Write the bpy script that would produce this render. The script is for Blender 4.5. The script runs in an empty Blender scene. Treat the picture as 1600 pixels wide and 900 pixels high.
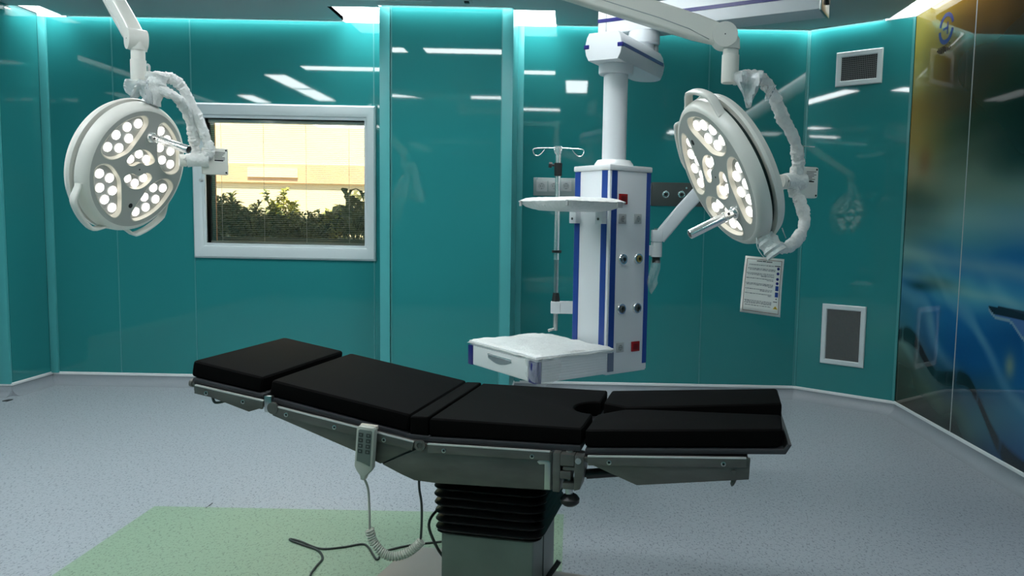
import bpy, bmesh, math, random
from mathutils import Vector, Matrix, Euler
R = math.radians
random.seed(7)
scene = bpy.context.scene
C = scene.collection

# ------------------------------------------------------------------ camera
PITCH, ROLL, CX, CAMZ, FPX = .0857728, .0196343, 894.2, 1.4262, 1180.0
_fw = Vector((0, math.cos(PITCH), -math.sin(PITCH)))
_up0 = Vector((0, math.sin(PITCH), math.cos(PITCH)))
_rt = Vector((1, 0, 0)) * math.cos(ROLL) + _up0 * math.sin(ROLL)
_up = _up0 * math.cos(ROLL) - Vector((1, 0, 0)) * math.sin(ROLL)
camd = bpy.data.cameras.new('camera')
cam = bpy.data.objects.new('camera', camd)
C.objects.link(cam)
camd.sensor_width = 36.0
camd.lens = FPX * 36.0 / 1600.0
camd.shift_x = (800.0 - CX) / 1600.0
camd.clip_start = .02
cam.matrix_world = Matrix(((_rt.x, _up.x, -_fw.x, 0), (_rt.y, _up.y, -_fw.y, 0), (_rt.z, _up.z, -_fw.z, CAMZ), (0, 0, 0, 1)))
scene.camera = cam

def at(px, py, Y):
    """world point of a measured photo point at a known distance Y from the camera wall"""
    d = _fw + _rt * ((px - CX) / FPX) + _up * ((450 - py) / FPX)
    return Vector((0, 0, CAMZ)) + d * (Y / d.y)

def atz(px, py, Z):
    d = _fw + _rt * ((px - CX) / FPX) + _up * ((450 - py) / FPX)
    return Vector((0, 0, CAMZ)) + d * ((Z - CAMZ) / d.z)

# ------------------------------------------------------------------ world, sun, exposure
PANEL_E = 20.0       # ceiling light panels
RECESS_E = 11.0      # square recesses by the pilasters
TROUGH_E = 4.5       # light troughs along the walls
LED_E = 1.7         # lamp diodes
SUN_E = 14.0
SLOT_E = 17.0         # light slots where ceiling meets wall
world = bpy.data.worlds.new('world')
scene.world = world
world.use_nodes = True
wn = world.node_tree
wn.nodes.clear()
sky = wn.nodes.new('ShaderNodeTexSky')
sky.sky_type = 'NISHITA'
sky.sun_disc = False
sky.sun_elevation = R(40)
sky.sun_rotation = R(200)
bgn = wn.nodes.new('ShaderNodeBackground')
bgn.inputs['Strength'].default_value = .22
won = wn.nodes.new('ShaderNodeOutputWorld')
wn.links.new(sky.outputs[0], bgn.inputs[0])
wn.links.new(bgn.outputs[0], won.inputs[0])
sund = bpy.data.lights.new('sun', 'SUN')
sund.energy = SUN_E
sund.color = (1, .86, .62)
sund.angle = R(.6)
sun = bpy.data.objects.new('sun', sund)
C.objects.link(sun)
sun.location = (0, -4, 12)
sun.rotation_euler = Vector((-.22, .50, -1.10)).to_track_quat('-Z', 'Y').to_euler()
vs = scene.view_settings
vs.view_transform = 'Standard'
vs.look = 'None'
vs.gamma = 1
vs.use_curve_mapping = False
vs.exposure = 0.42

# ------------------------------------------------------------------ materials
MATS = {}
def srgb(r, g, b):
    f = lambda v: (v / 255 / 12.92) if v / 255 <= .04045 else ((v / 255 + .055) / 1.055) ** 2.4
    return (f(r), f(g), f(b), 1)

def mat(name, col, rough=.5, metal=0., spec=.5, emit=None, es=0., noise=0., nscale=30., bump=0., bscale=200., aniso=None, coat=0., stretch=None, alpha=1., trans=0.):
    if name in MATS:
        return MATS[name]
    m = bpy.data.materials.new(name)
    m.use_nodes = True
    nt = m.node_tree
    p = nt.nodes['Principled BSDF']
    p.inputs['Base Color'].default_value = col
    p.inputs['Roughness'].default_value = rough
    p.inputs['Metallic'].default_value = metal
    p.inputs['Specular IOR Level'].default_value = spec
    p.inputs['Coat Weight'].default_value = coat
    p.inputs['Alpha'].default_value = alpha
    p.inputs['Transmission Weight'].default_value = trans
    if emit:
        p.inputs['Emission Color'].default_value = emit
        p.inputs['Emission Strength'].default_value = es
    if noise or bump:
        tc = nt.nodes.new('ShaderNodeTexCoord')
        mp = nt.nodes.new('ShaderNodeMapping')
        nt.links.new(tc.outputs['Object'], mp.inputs[0])
        if stretch:
            mp.inputs['Scale'].default_value = stretch
    if noise:
        n = nt.nodes.new('ShaderNodeTexNoise')
        n.inputs['Scale'].default_value = nscale
        n.inputs['Detail'].default_value = 5
        nt.links.new(mp.outputs[0], n.inputs['Vector'])
        mx = nt.nodes.new('ShaderNodeMix')
        mx.data_type = 'RGBA'
        mx.inputs['A'].default_value = tuple(c * (1 - noise) for c in col[:3]) + (1,)
        mx.inputs['B'].default_value = tuple(min(1, c * (1 + noise)) for c in col[:3]) + (1,)
        nt.links.new(n.outputs['Fac'], mx.inputs['Factor'])
        nt.links.new(mx.outputs['Result'], p.inputs['Base Color'])
    if bump:
        n2 = nt.nodes.new('ShaderNodeTexNoise')
        n2.inputs['Scale'].default_value = bscale
        nt.links.new(mp.outputs[0], n2.inputs['Vector'])
        b = nt.nodes.new('ShaderNodeBump')
        b.inputs['Strength'].default_value = bump
        b.inputs['Distance'].default_value = .004
        nt.links.new(n2.outputs['Fac'], b.inputs['Height'])
        nt.links.new(b.outputs[0], p.inputs['Normal'])
    MATS[name] = m
    return m

M_glass_teal = mat('teal_back_painted_glass', (.021, .200, .203, 1), .035, spec=.42, noise=.05, nscale=1.1)
M_trim_teal = mat('teal_coated_trim', (.065, .34, .345, 1), .35, spec=.4)
M_seam = mat('teal_seam_seal', (.05, .25, .25, 1), .35)
M_backing = mat('wall_backing', (.02, .09, .09, 1), .8)
M_ceiling = mat('grey_ceiling_sheet', (.44, .50, .51, 1), .55, spec=.2, noise=.03, nscale=2)
M_white = mat('white_powder_coat', (.74, .76, .76, 1), .35)
M_whitetrim = mat('white_trim', (.78, .80, .80, 1), .4)
M_frame = mat('window_frame_white', (.56, .62, .63, 1), .32)
M_lampbody = mat('lamp_ivory_white', (.83, .81, .75, 1), .32)
M_lampface = mat('lamp_face_grey', (.42, .43, .40, 1), .42)
M_lampgap = mat('lamp_gap_green', (.003, .022, .019, 1), .5)
M_petal = mat('lamp_pod_cream', (.80, .74, .62, 1), .35)
M_podfloor = mat('lamp_pod_reflector', (.55, .54, .5, 1), .25, metal=.3)
M_led = mat('lamp_diode', (.9, .9, .9, 1), .3, emit=(1, .985, .95, 1), es=LED_E)
M_panel_light = mat('ceiling_panel_diffuser', (.9, .9, .9, 1), .5, emit=(.93, .98, 1, 1), es=PANEL_E)
M_slot_light = mat('slot_diffuser', (.9, .9, .9, 1), .5, emit=(.93, .99, 1, 1), es=SLOT_E)
M_recess_light = mat('recess_diffuser', (.9, .9, .9, 1), .5, emit=(.93, .99, 1, 1), es=RECESS_E)
M_trough_light = mat('trough_diffuser', (.9, .9, .9, 1), .5, emit=(.93, .99, 1, 1), es=TROUGH_E)
M_chrome = mat('polished_chrome', (.90, .90, .89, 1), .22, metal=.85)
M_dark = mat('dark_opening', (.006, .006, .006, 1), .6)
M_black = mat('black_pad_vinyl', (.0030, .0028, .0028, 1), .65, spec=.03)
M_board = mat('pad_board_grey', (.035, .036, .040, 1), .5)
M_rubber = mat('black_rubber', (.0045, .0045, .005, 1), .38, spec=.35)
M_plastic_black = mat('black_plastic', (.012, .012, .013, 1), .4)
M_steel = mat('brushed_steel', (.130, .127, .116, 1), .42, metal=.55, noise=.50, nscale=7, bump=.03, bscale=60, stretch=(1, 1, 3))
M_steel_col = mat('column_steel', (.20, .22, .205, 1), .45, metal=.6, noise=.22, nscale=7)
M_cove = mat('coved_vinyl_grey', (.27, .295, .32, 1), .45, noise=.12, nscale=120)
M_steel_light = mat('bright_steel', (.55, .56, .55, 1), .28, metal=1)
M_railedge = mat('pale_rail_edge', (.72, .72, .70, 1), .35, metal=.5)
M_base = mat('base_cover_beige_steel', (.34, .31, .285, 1), .45, metal=.5, noise=.1, nscale=5)
M_wrap = mat('bubble_wrap', (.80, .81, .79, 1), .30, noise=.16, nscale=55, bump=1.0, bscale=90)
M_blue = mat('deep_blue_stripe', (.016, .055, .27, 1), .35)
M_navy = mat('navy_blue_print', (.010, .012, .16, 1), .35)
M_red = mat('red_socket', (.30, .004, .006, 1), .35)
M_pend = mat('pendant_white', (.70, .73, .75, 1), .38)
M_grey = mat('light_grey_plastic', (.42, .44, .44, 1), .4)
M_socket_in = mat('socket_well_grey', (.34, .36, .36, 1), .45)
M_brass = mat('brass_outlet', (.55, .40, .12, 1), .3, metal=1)
M_gasplate = mat('dark_steel_plate', (.072, .085, .08, 1), .45, metal=.4)
M_sockplate = mat('satin_steel_plate', (.33, .38, .37, 1), .38, metal=.5)
M_remote = mat('remote_beige_grey', (.40, .42, .37, 1), .45)
M_remote_face = mat('remote_keypad_green_grey', (.13, .16, .145, 1), .45)
M_remote_key = mat('remote_key_dark', (.035, .045, .042, 1), .5)
M_paper = mat('laminated_paper', (.90, .88, .82, 1), .3)
M_ink = mat('ink_grey', (.18, .18, .19, 1), .6)
M_inkdark = mat('ink_black', (.02, .02, .025, 1), .6)
M_border = mat('ink_brown_border', (.22, .06, .03, 1), .6)
M_yellow = mat('ink_yellow', (.75, .50, .03, 1), .6)
M_cablegrey = mat('cable_dark_green_grey', (.03, .037, .033, 1), .5)
M_coil = mat('coil_cord_beige', (.50, .51, .44, 1), .45)
M_mesh = mat('vent_mesh_grey', (.20, .21, .21, 1), .5, metal=.3)
M_ventdark = mat('vent_dark_inside', (.012, .013, .013, 1), .8)
M_facade = mat('sunlit_plaster', (.86, .76, .52, 1), .9, noise=.03, nscale=3)
M_facade_band = mat('pink_plaster_band', (.80, .50, .33, 1), .9, noise=.05, nscale=3)
M_redwood = mat('red_brown_post', (.62, .27, .13, 1), .6)
M_soil = mat('planter_grey', (.10, .115, .105, 1), .8)
M_ground = mat('outside_paving', (.4, .37, .3, 1), .9)
M_slat = mat('blind_slat', (.42, .43, .40, 1), .4)
M_stemgreen = mat('plant_stem', (.06, .06, .02, 1), .8)

def leafmat(name, a, b):
    m = mat(name, a, .45, noise=.0)
    nt = m.node_tree
    p = nt.nodes['Principled BSDF']
    tc = nt.nodes.new('ShaderNodeTexCoord')
    n = nt.nodes.new('ShaderNodeTexNoise')
    n.inputs['Scale'].default_value = 9
    cr = nt.nodes.new('ShaderNodeValToRGB')
    cr.color_ramp.elements[0].color = a
    cr.color_ramp.elements[1].color = b
    cr.color_ramp.elements[0].position = .38
    cr.color_ramp.elements[1].position = .66
    nt.links.new(tc.outputs['Object'], n.inputs['Vector'])
    nt.links.new(n.outputs['Fac'], cr.inputs[0])
    nt.links.new(cr.outputs[0], p.inputs['Base Color'])
    return m
M_leaf = leafmat('shrub_leaf_dark', (.045, .075, .018, 1), (.17, .19, .05, 1))
M_leafy = leafmat('shrub_leaf_yellow', (.10, .14, .02, 1), (.50, .46, .07, 1))
M_leafb = leafmat('shrub_leaf_broad', (.09, .10, .04, 1), (.24, .23, .10, 1))
M_flower = mat('red_flower', (.45, .01, .02, 1), .5)

def floor_mat(name, base, dark):
    m = bpy.data.materials.new(name)
    m.use_nodes = True
    nt = m.node_tree
    p = nt.nodes['Principled BSDF']
    p.inputs['Roughness'].default_value = .42
    p.inputs['Specular IOR Level'].default_value = .35
    tc = nt.nodes.new('ShaderNodeTexCoord')
    cols = None
    prev = None
    for i, (sc, rot, th, dk) in enumerate([((115, 46, 1), .5, .60, .45), ((54, 125, 1), -.4, .61, .52), ((210, 230, 1), 1.1, .63, .8)]):
        mp = nt.nodes.new('ShaderNodeMapping')
        mp.inputs['Scale'].default_value = sc
        mp.inputs['Rotation'].default_value = (0, 0, rot)
        mp.inputs['Location'].default_value = (i * 3.1, i * 7.7, 0)
        n = nt.nodes.new('ShaderNodeTexNoise')
        n.inputs['Scale'].default_value = 1.0
        n.inputs['Detail'].default_value = 1.5
        cr = nt.nodes.new('ShaderNodeValToRGB')
        cr.color_ramp.elements[0].position = th
        cr.color_ramp.elements[1].position = th + .05
        nt.links.new(tc.outputs['Object'], mp.inputs[0])
        nt.links.new(mp.outputs[0], n.inputs['Vector'])
        nt.links.new(n.outputs['Fac'], cr.inputs[0])
        mx = nt.nodes.new('ShaderNodeMix')
        mx.data_type = 'RGBA'
        mx.inputs['A'].default_value = base
        if prev:
            nt.links.new(prev, mx.inputs['A'])
        if i == 2:
            mx.inputs['B'].default_value = tuple(min(1, c * 1.25) for c in base[:3]) + (1,)
        else:
            mx.inputs['B'].default_value = tuple(a * dk + b * (1 - dk) for a, b in zip(base[:3], dark[:3])) + (1,)
        nt.links.new(cr.outputs[0], mx.inputs['Factor'])
        prev = mx.outputs['Result']
    nt.links.new(prev, p.inputs['Base Color'])
    MATS[name] = m
    return m
M_floor = floor_mat('speckled_vinyl_grey', (.335, .365, .395, 1), (.06, .07, .085, 1))
M_green = floor_mat('speckled_vinyl_green', (.25, .35, .25, 1), (.08, .12, .09, 1))

def glass_mat():
    m = bpy.data.materials.new('window_pane_glass')
    m.use_nodes = True
    nt = m.node_tree
    nt.nodes.clear()
    o = nt.nodes.new('ShaderNodeOutputMaterial')
    t = nt.nodes.new('ShaderNodeBsdfTransparent')
    t.inputs[0].default_value = (.93, .95, .93, 1)
    g = nt.nodes.new('ShaderNodeBsdfGlossy')
    g.inputs['Roughness'].default_value = .01
    f = nt.nodes.new('ShaderNodeFresnel')
    f.inputs[0].default_value = 1.45
    mx = nt.nodes.new('ShaderNodeMixShader')
    nt.links.new(f.outputs[0], mx.inputs[0])
    nt.links.new(t.outputs[0], mx.inputs[1])
    nt.links.new(g.outputs[0], mx.inputs[2])
    nt.links.new(mx.outputs[0], o.inputs[0])
    return m
M_pane = glass_mat()

def film_mat(name='clear_bubble_film', alpha=.42):
    m = bpy.data.materials.new(name)
    m.use_nodes = True
    nt = m.node_tree
    p = nt.nodes['Principled BSDF']
    p.inputs['Base Color'].default_value = (.88, .92, .92, 1)
    p.inputs['Roughness'].default_value = .22
    p.inputs['Alpha'].default_value = alpha
    tc = nt.nodes.new('ShaderNodeTexCoord')
    v = nt.nodes.new('ShaderNodeTexVoronoi')
    v.inputs['Scale'].default_value = 62
    b = nt.nodes.new('ShaderNodeBump')
    b.inputs['Strength'].default_value = .8
    b.inputs['Distance'].default_value = .006
    nt.links.new(tc.outputs['Object'], v.inputs['Vector'])
    nt.links.new(v.outputs['Distance'], b.inputs['Height'])
    nt.links.new(b.outputs[0], p.inputs['Normal'])
    return m
M_film = film_mat()

def mural_mat():
    m = bpy.data.materials.new('printed_mural_glass')
    m.use_nodes = True
    nt = m.node_tree
    p = nt.nodes['Principled BSDF']
    p.inputs['Roughness'].default_value = .03
    p.inputs['Specular IOR Level'].default_value = .5
    a = nt.nodes.new('ShaderNodeVertexColor')
    a.layer_name = 'print'
    nt.links.new(a.outputs['Color'], p.inputs['Base Color'])
    return m
M_mural = mural_mat()

# ------------------------------------------------------------------ mesh helpers
FRAME = {}     # empty -> matrix of the thing, to bring world vertices into the thing's frame
def smooth_mesh(me, ang=35):
    for p in me.polygons:
        p.use_smooth = True
    try:
        me.set_sharp_from_angle(angle=R(ang))
    except Exception:
        pass

def obj(name, bm, m, parent=None, smooth=True, world=True):
    bmesh.ops.recalc_face_normals(bm, faces=bm.faces)
    me = bpy.data.meshes.new(name)
    bm.to_mesh(me)
    bm.free()
    if smooth:
        smooth_mesh(me)
    o = bpy.data.objects.new(name, me)
    me.materials.append(m)
    C.objects.link(o)
    if parent is not None:
        o.parent = parent
        root = parent
        while root.parent is not None:
            root = root.parent
        if world and root in FRAME:
            me.transform(FRAME[root].inverted())
    return o

def thing(name, label, cat, loc=(0, 0, 0), rotz=0, group=None):
    o = bpy.data.objects.new(name, None)
    o.empty_display_size = .1
    C.objects.link(o)
    o.location = loc
    o.rotation_euler = (0, 0, rotz)
    FRAME[o] = Matrix.Translation(Vector(loc)) @ Matrix.Rotation(rotz, 4, 'Z')
    o['label'] = label
    o['category'] = cat
    if group:
        o['group'] = group
    return o

def tag(o, label, cat, group=None):
    o['label'] = label
    o['category'] = cat
    if group:
        o['group'] = group
    return o

def struct(name, bm, m, label=None, smooth=True):
    o = obj(name, bm, m, smooth=smooth)
    o['kind'] = 'structure'
    if label:
        o['label'] = label
    return o

def NB():
    return bmesh.new()

def box(bm, x0, x1, y0, y1, z0, z1, bev=0., M=None, seg=2):
    r = bmesh.ops.create_cube(bm, size=1.0)
    vv = r['verts']
    for v in vv:
        v.co = Vector(((x0 + x1) / 2 + v.co.x * (x1 - x0), (y0 + y1) / 2 + v.co.y * (y1 - y0), (z0 + z1) / 2 + v.co.z * (z1 - z0)))
    if bev:
        es = list({e for v in vv for e in v.link_edges})
        r2 = bmesh.ops.bevel(bm, geom=es, offset=bev, segments=seg, affect='EDGES', profile=.6)
        vv = list({v for f in r2['faces'] for v in f.verts} | {v for v in vv if v.is_valid})
    if M is not None:
        for v in vv:
            v.co = M @ v.co
    return bm

def prism(bm, pts, d0, d1, axis='y', bev=0., M=None, seg=2):
    """polygon pts (a,b) extruded from d0 to d1 along an axis: y -> (a,d,b), z -> (a,b,d), x -> (d,a,b)"""
    f = {'y': lambda a, b, d: Vector((a, d, b)), 'z': lambda a, b, d: Vector((a, b, d)), 'x': lambda a, b, d: Vector((d, a, b))}[axis]
    A = [bm.verts.new(f(a, b, d0)) for a, b in pts]
    B = [bm.verts.new(f(a, b, d1)) for a, b in pts]
    n = len(pts)
    fs = [bm.faces.new(A), bm.faces.new(B[::-1])]
    for i in range(n):
        fs.append(bm.faces.new((A[i], B[i], B[(i + 1) % n], A[(i + 1) % n])))
    vv = A + B
    bmesh.ops.recalc_face_normals(bm, faces=fs)
    if bev:
        es = list({e for fc in fs for e in fc.edges})
        r2 = bmesh.ops.bevel(bm, geom=es, offset=bev, segments=seg, affect='EDGES', profile=.6)
        vv = list({v for fc in r2['faces'] for v in fc.verts} | {v for v in vv if v.is_valid})
    if M is not None:
        for v in vv:
            v.co = M @ v.co
    return bm

def basis(d):
    d = d.normalized()
    a = Vector((0, 0, 1)) if abs(d.z) < .9 else Vector((1, 0, 0))
    u = d.cross(a).normalized()
    return u, u.cross(d).normalized()

def cyl(bm, p0, p1, r0, r1=None, seg=20, cap=True):
    p0, p1 = Vector(p0), Vector(p1)
    r1 = r0 if r1 is None else r1
    u, w = basis(p1 - p0)
    A, B = [], []
    for i in range(seg):
        t = 2 * math.pi * i / seg
        q = u * math.cos(t) + w * math.sin(t)
        A.append(bm.verts.new(p0 + q * r0))
        B.append(bm.verts.new(p1 + q * r1))
    for i in range(seg):
        bm.faces.new((A[i], A[(i + 1) % seg], B[(i + 1) % seg], B[i]))
    if cap:
        bm.faces.new(A[::-1])
        bm.faces.new(B)
    return bm

def lathe(bm, prof, M=None, seg=48, p0=None, p1=None):
    """prof (r,z) about z; M places it"""
    rings = []
    for r, z in prof:
        if r < 1e-5:
            rings.append([bm.verts.new((0, 0, z))])
        else:
            rings.append([bm.verts.new((r * math.cos(2 * math.pi * i / seg), r * math.sin(2 * math.pi * i / seg), z)) for i in range(seg)])
    for a, b in zip(rings, rings[1:]):
        for i in range(seg):
            j = (i + 1) % seg
            if len(a) == 1 and len(b) == 1:
                continue
            if len(a) == 1:
                bm.faces.new((a[0], b[i], b[j]))
            elif len(b) == 1:
                bm.faces.new((a[i], a[j], b[0]))
            else:
                bm.faces.new((a[i], a[j], b[j], b[i]))
    if M is not None:
        for rr in rings:
            for v in rr:
                v.co = M @ v.co
    return bm

def zframe(p, d, xhint=None):
    """matrix with local z along d at p"""
    d = Vector(d).normalized()
    if xhint is None:
        u, w = basis(d)
    else:
        u = (Vector(xhint) - d * Vector(xhint).dot(d)).normalized()
        w = d.cross(u)
    p = Vector(p)
    return Matrix(((u.x, w.x, d.x, p.x), (u.y, w.y, d.y, p.y), (u.z, w.z, d.z, p.z), (0, 0, 0, 1)))

def catmull(pts, n=8):
    pts = [Vector(p) for p in pts]
    P = [pts[0] * 2 - pts[1]] + pts + [pts[-1] * 2 - pts[-2]]
    out = []
    for i in range(1, len(P) - 2):
        for k in range(n):
            t = k / n
            a, b, c, d = P[i - 1], P[i], P[i + 1], P[i + 2]
            out.append(.5 * ((2 * b) + (c - a) * t + (2 * a - 5 * b + 4 * c - d) * t * t + (3 * b - a - 3 * c + d) * t ** 3))
    out.append(pts[-1])
    return out

def tube(bm, pts, r, seg=12, sm=0, rough=0., rnd=None, cap=True, flat=1.):
    """sweep along points; rough = lumpy wrapping"""
    pts = catmull(pts, sm) if sm else [Vector(p) for p in pts]
    rr = r if callable(r) else (lambda t: r)
    rnd = rnd or random
    u = None
    rings = []
    N = len(pts)
    for i, p in enumerate(pts):
        d = (pts[min(i + 1, N - 1)] - pts[max(i - 1, 0)]).normalized()
        if u is None:
            u, w = basis(d)
        else:
            u = (u - d * u.dot(d)).normalized()
            w = d.cross(u)
        ring = []
        for k in range(seg):
            t = 2 * math.pi * k / seg
            q = rr(i / max(1, N - 1))
            if rough:
                q *= 1 + rnd.uniform(-rough, rough)
            ring.append(bm.verts.new(p + u * math.cos(t) * q + w * math.sin(t) * q * flat))
        rings.append(ring)
    for a, b in zip(rings, rings[1:]):
        for k in range(seg):
            bm.faces.new((a[k], a[(k + 1) % seg], b[(k + 1) % seg], b[k]))
    if cap:
        bm.faces.new(rings[0][::-1])
        bm.faces.new(rings[-1])
    return bm

def rrect(hx, hy, r, n=5):
    out = []
    for cx, cy, a0 in ((hx - r, hy - r, 0), (-hx + r, hy - r, 90), (-hx + r, -hy + r, 180), (hx - r, -hy + r, 270)):
        for k in range(n + 1):
            a = R(a0 + 90 * k / n)
            out.append((cx + r * math.cos(a), cy + r * math.sin(a)))
    return out

def sweepsec(bm, secs):
    """loft closed sections (lists of Vectors)"""
    rings = [[bm.verts.new(p) for p in s] for s in secs]
    n = len(rings[0])
    for a, b in zip(rings, rings[1:]):
        for k in range(n):
            bm.faces.new((a[k], a[(k + 1) % n], b[(k + 1) % n], b[k]))
    bm.faces.new(rings[0][::-1])
    bm.faces.new(rings[-1])
    return bm

def chaikin(pts, it=2):
    for _ in range(it):
        q = []
        n = len(pts)
        for i in range(n):
            a, b = pts[i], pts[(i + 1) % n]
            q.append((a[0] * .75 + b[0] * .25, a[1] * .75 + b[1] * .25))
            q.append((a[0] * .25 + b[0] * .75, a[1] * .25 + b[1] * .75))
        pts = q
    return pts

# ================================================================== THE ROOM
H = 3.0
D = 6.2434                       # face of the back wall
XL, XR = -5.15, 2.51
YF = -.9
CH0 = Vector((1.870, D, 0))
CH1 = Vector((XR, 5.745, 0))
CHD = (CH1 - CH0).normalized()           # along the chamfer
CHN = Vector((-CHD.y, CHD.x, 0))         # outward
if CHN.y < 0:
    CHN = -CHN
PY = 5.78                        # pilaster fronts
PX0, PX1 = -1.475, -.475
LPX = -4.345                     # left pilaster edge
# window
WX0, WX1, WZ0, WZ1 = -3.02, -1.717, 1.206, 2.222
FX0, FX1, FZ0, FZ1 = -3.120, -1.625, 1.082, 2.340

# floor
bm = NB()
box(bm, XL - .15, XR + .15, YF - .15, D + .15, -.10, 0)
floor = struct('floor', bm, M_floor, 'speckled grey vinyl floor', smooth=False)
bm = NB()
box(bm, -2.03, -.02, .9, 3.60, 0.0, .0012)
obj('vinyl_inlay', bm, M_green, floor, smooth=False)['label'] = 'pale green vinyl rectangle under the table'

# ceiling, leaving the light openings free
bm = NB()
OPEN_L = (-1.87, PX0, 5.79, D)
OPEN_R = (PX1, -.17, 5.79, D)
OPEN_C = (-4.36, -4.12, 5.93, D)
TR_X = 2.335
ZC0, ZC1 = H, H + .03
SG = .058                       # slot between ceiling sheet and wall
box(bm, XL + .17, TR_X, YF - .1, PY - .012 - SG, ZC0, ZC1)
PYS = PY - .012 - SG
box(bm, XL + .17, OPEN_C[0], PYS, D + .1, ZC0, ZC1)
box(bm, OPEN_C[0], OPEN_C[1], PYS, OPEN_C[2], ZC0, ZC1)
box(bm, OPEN_C[1], OPEN_L[0], PYS, D - SG, ZC0, ZC1)
box(bm, OPEN_L[0], PX0 - .0005, PYS, OPEN_L[2], ZC0, ZC1)
box(bm, PX1 + .0005, OPEN_R[1], PYS, OPEN_R[2], ZC0, ZC1)
_k = (TR_X - CH0.x) / CHD.x
prism(bm, [(OPEN_R[1], PYS), (TR_X, PYS), (TR_X, CH0.y + CHD.y * _k - SG * 1.15), (CH0.x - .012, D - SG), (OPEN_R[1], D - SG)], ZC0, ZC1, 'z')
box(bm, TR_X, XR + .1, YF - .1, -.7, ZC0, ZC1)
box(bm, XL - .1, XL + .17, YF - .1, -.7, ZC0, ZC1)
box(bm, XL - .1, XL + .17, 5.10, D, ZC0, ZC1)
struct('ceiling', bm, M_ceiling, 'flat grey sheet ceiling', smooth=False)
# roof slab over everything, keeps the daylight out
bm = NB()
box(bm, XL - .3, XR + .3, YF - .3, D + .18, H + .30, H + .42)
struct('roof', bm, M_backing, smooth=False)

def wall_box(bm, a, b, n, z0, z1, t0, t1):
    """slab between plan points a,b; n = outward, from depth t0 to t1"""
    P = [a + n * t0, b + n * t0, b + n * t1, a + n * t1]
    prism(bm, [(p.x, p.y) for p in P], z0, z1, 'z')

def panel(parent, a, b, n, z0=.095, z1=H, m=None, gap=.0025):
    d = (b - a).normalized()
    bm = NB()
    P = [a + d * gap, b - d * gap, b - d * gap + n * .011, a + d * gap + n * .011]
    prism(bm, [(p.x, p.y) for p in P], z0, z1, 'z', bev=.0012, seg=1)
    return obj('panel', bm, m or M_glass_teal, parent, smooth=False)

def strip(parent, a, b, n, out, z0=.095, z1=H, name='trim_strip', m=None, bev=.003):
    bm = NB()
    P = [a - n * out, b - n * out, b + n * .012, a + n * .012]
    prism(bm, [(p.x, p.y) for p in P], z0, z1, 'z', bev=bev, seg=2)
    return obj(name, bm, m or M_trim_teal, parent)

V = lambda x, y, z=0: Vector((x, y, z))
BN = V(0, 1)
# --- back wall
bm = NB()
y0, y1 = D + .011, D + .16
box(bm, XL - .15, WX0, y0, y1, 0, H + .3)
box(bm, WX1, CH0.x + .1, y0, y1, 0, H + .3)
box(bm, WX0, WX1, y0, y1, 0, WZ0)
box(bm, WX0, WX1, y0, y1, WZ1, H + .3)
wall_back = struct('wall_back', bm, M_backing, 'teal glass panelled back wall', smooth=False)
S1, S2, S3, S4 = -3.762, -3.127, -1.642, 1.075
panel(wall_back, V(LPX, D), V(S1, D), BN)
panel(wall_back, V(S1, D), V(S2, D), BN)
bm = NB()
g = .0025
for (x0, x1, z0, z1) in ((S2 + g, S3 - g, .095, WZ0), (S2 + g, S3 - g, WZ1, H), (S2 + g, WX0, WZ0, WZ1), (WX1, S3 - g, WZ0, WZ1)):
    box(bm, x0, x1, D, D + .011, z0, z1)
obj('panel', bm, M_glass_teal, wall_back, smooth=False)
panel(wall_back, V(S3, D), V(PX0, D), BN)
panel(wall_back, V(PX1, D), V(S4, D), BN)
panel(wall_back, V(S4, D), V(CH0.x, D), BN)
for s in (S1, S2, S3, S4):
    strip(wall_back, V(s - .0045, D), V(s + .0045, D), BN, .003, name='seam_strip', m=M_seam, bev=0)
# corner strips of the back wall
strip(wall_back, V(LPX, D), V(LPX + .062, D), BN, .02)
strip(wall_back, V(PX1, D), V(PX1 + .05, D), BN, .012)
strip(wall_back, V(PX0 - .045, D), V(PX0, D), BN, .012)
strip(wall_back, V(CH0.x - .012, D), V(CH0.x, D), BN, .004, name='seam_strip', m=M_seam, bev=0)

# --- chamfered corner wall
bm = NB()
wall_box(bm, CH0 - CHD * .1, CH1 + CHD * .15, CHN, 0, H + .3, .011, .16)
wall_ch = struct('wall_corner', bm, M_backing, 'teal glass chamfered corner wall with two vents', smooth=False)
panel(wall_ch, CH0, CH1, CHN)
strip(wall_ch, CH0 + CHD * .004, CH0 + CHD * .018, CHN, .004, name='seam_strip', m=M_seam, bev=0)
strip(wall_ch, CH1 - CHD * .022, CH1 - CHD * .004, CHN, .005, name='seam_strip', m=M_seam, bev=0)

# --- pilaster (central) : front face at PY
bm = NB()
box(bm, PX0 + .011, PX1 - .011, PY + .011, D + .02, 0, H + .02)
pil = struct('wall_pilaster', bm, M_backing, 'teal glass clad pilaster beside the window', smooth=False)
panel(pil, V(PX0 + .078, PY), V(PX1 - .082, PY), BN)
strip(pil, V(PX0, PY), V(PX0 + .076, PY), BN, .012)
strip(pil, V(PX1 - .080, PY), V(PX1, PY), BN, .012)
for xa, xb in ((PX0, PX0 + .0105), (PX1 - .0105, PX1)):
    bm = NB()
    box(bm, xa, xb, PY + .014, D - .012, .095, H)
    obj('side_panel', bm, M_trim_teal, pil, smooth=False)
for s in (PX0 + .083, PX1 - .088):
    strip(pil, V(s, PY), V(s + .008, PY), BN, .004, name='seam_strip', m=M_seam, bev=0)

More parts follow.
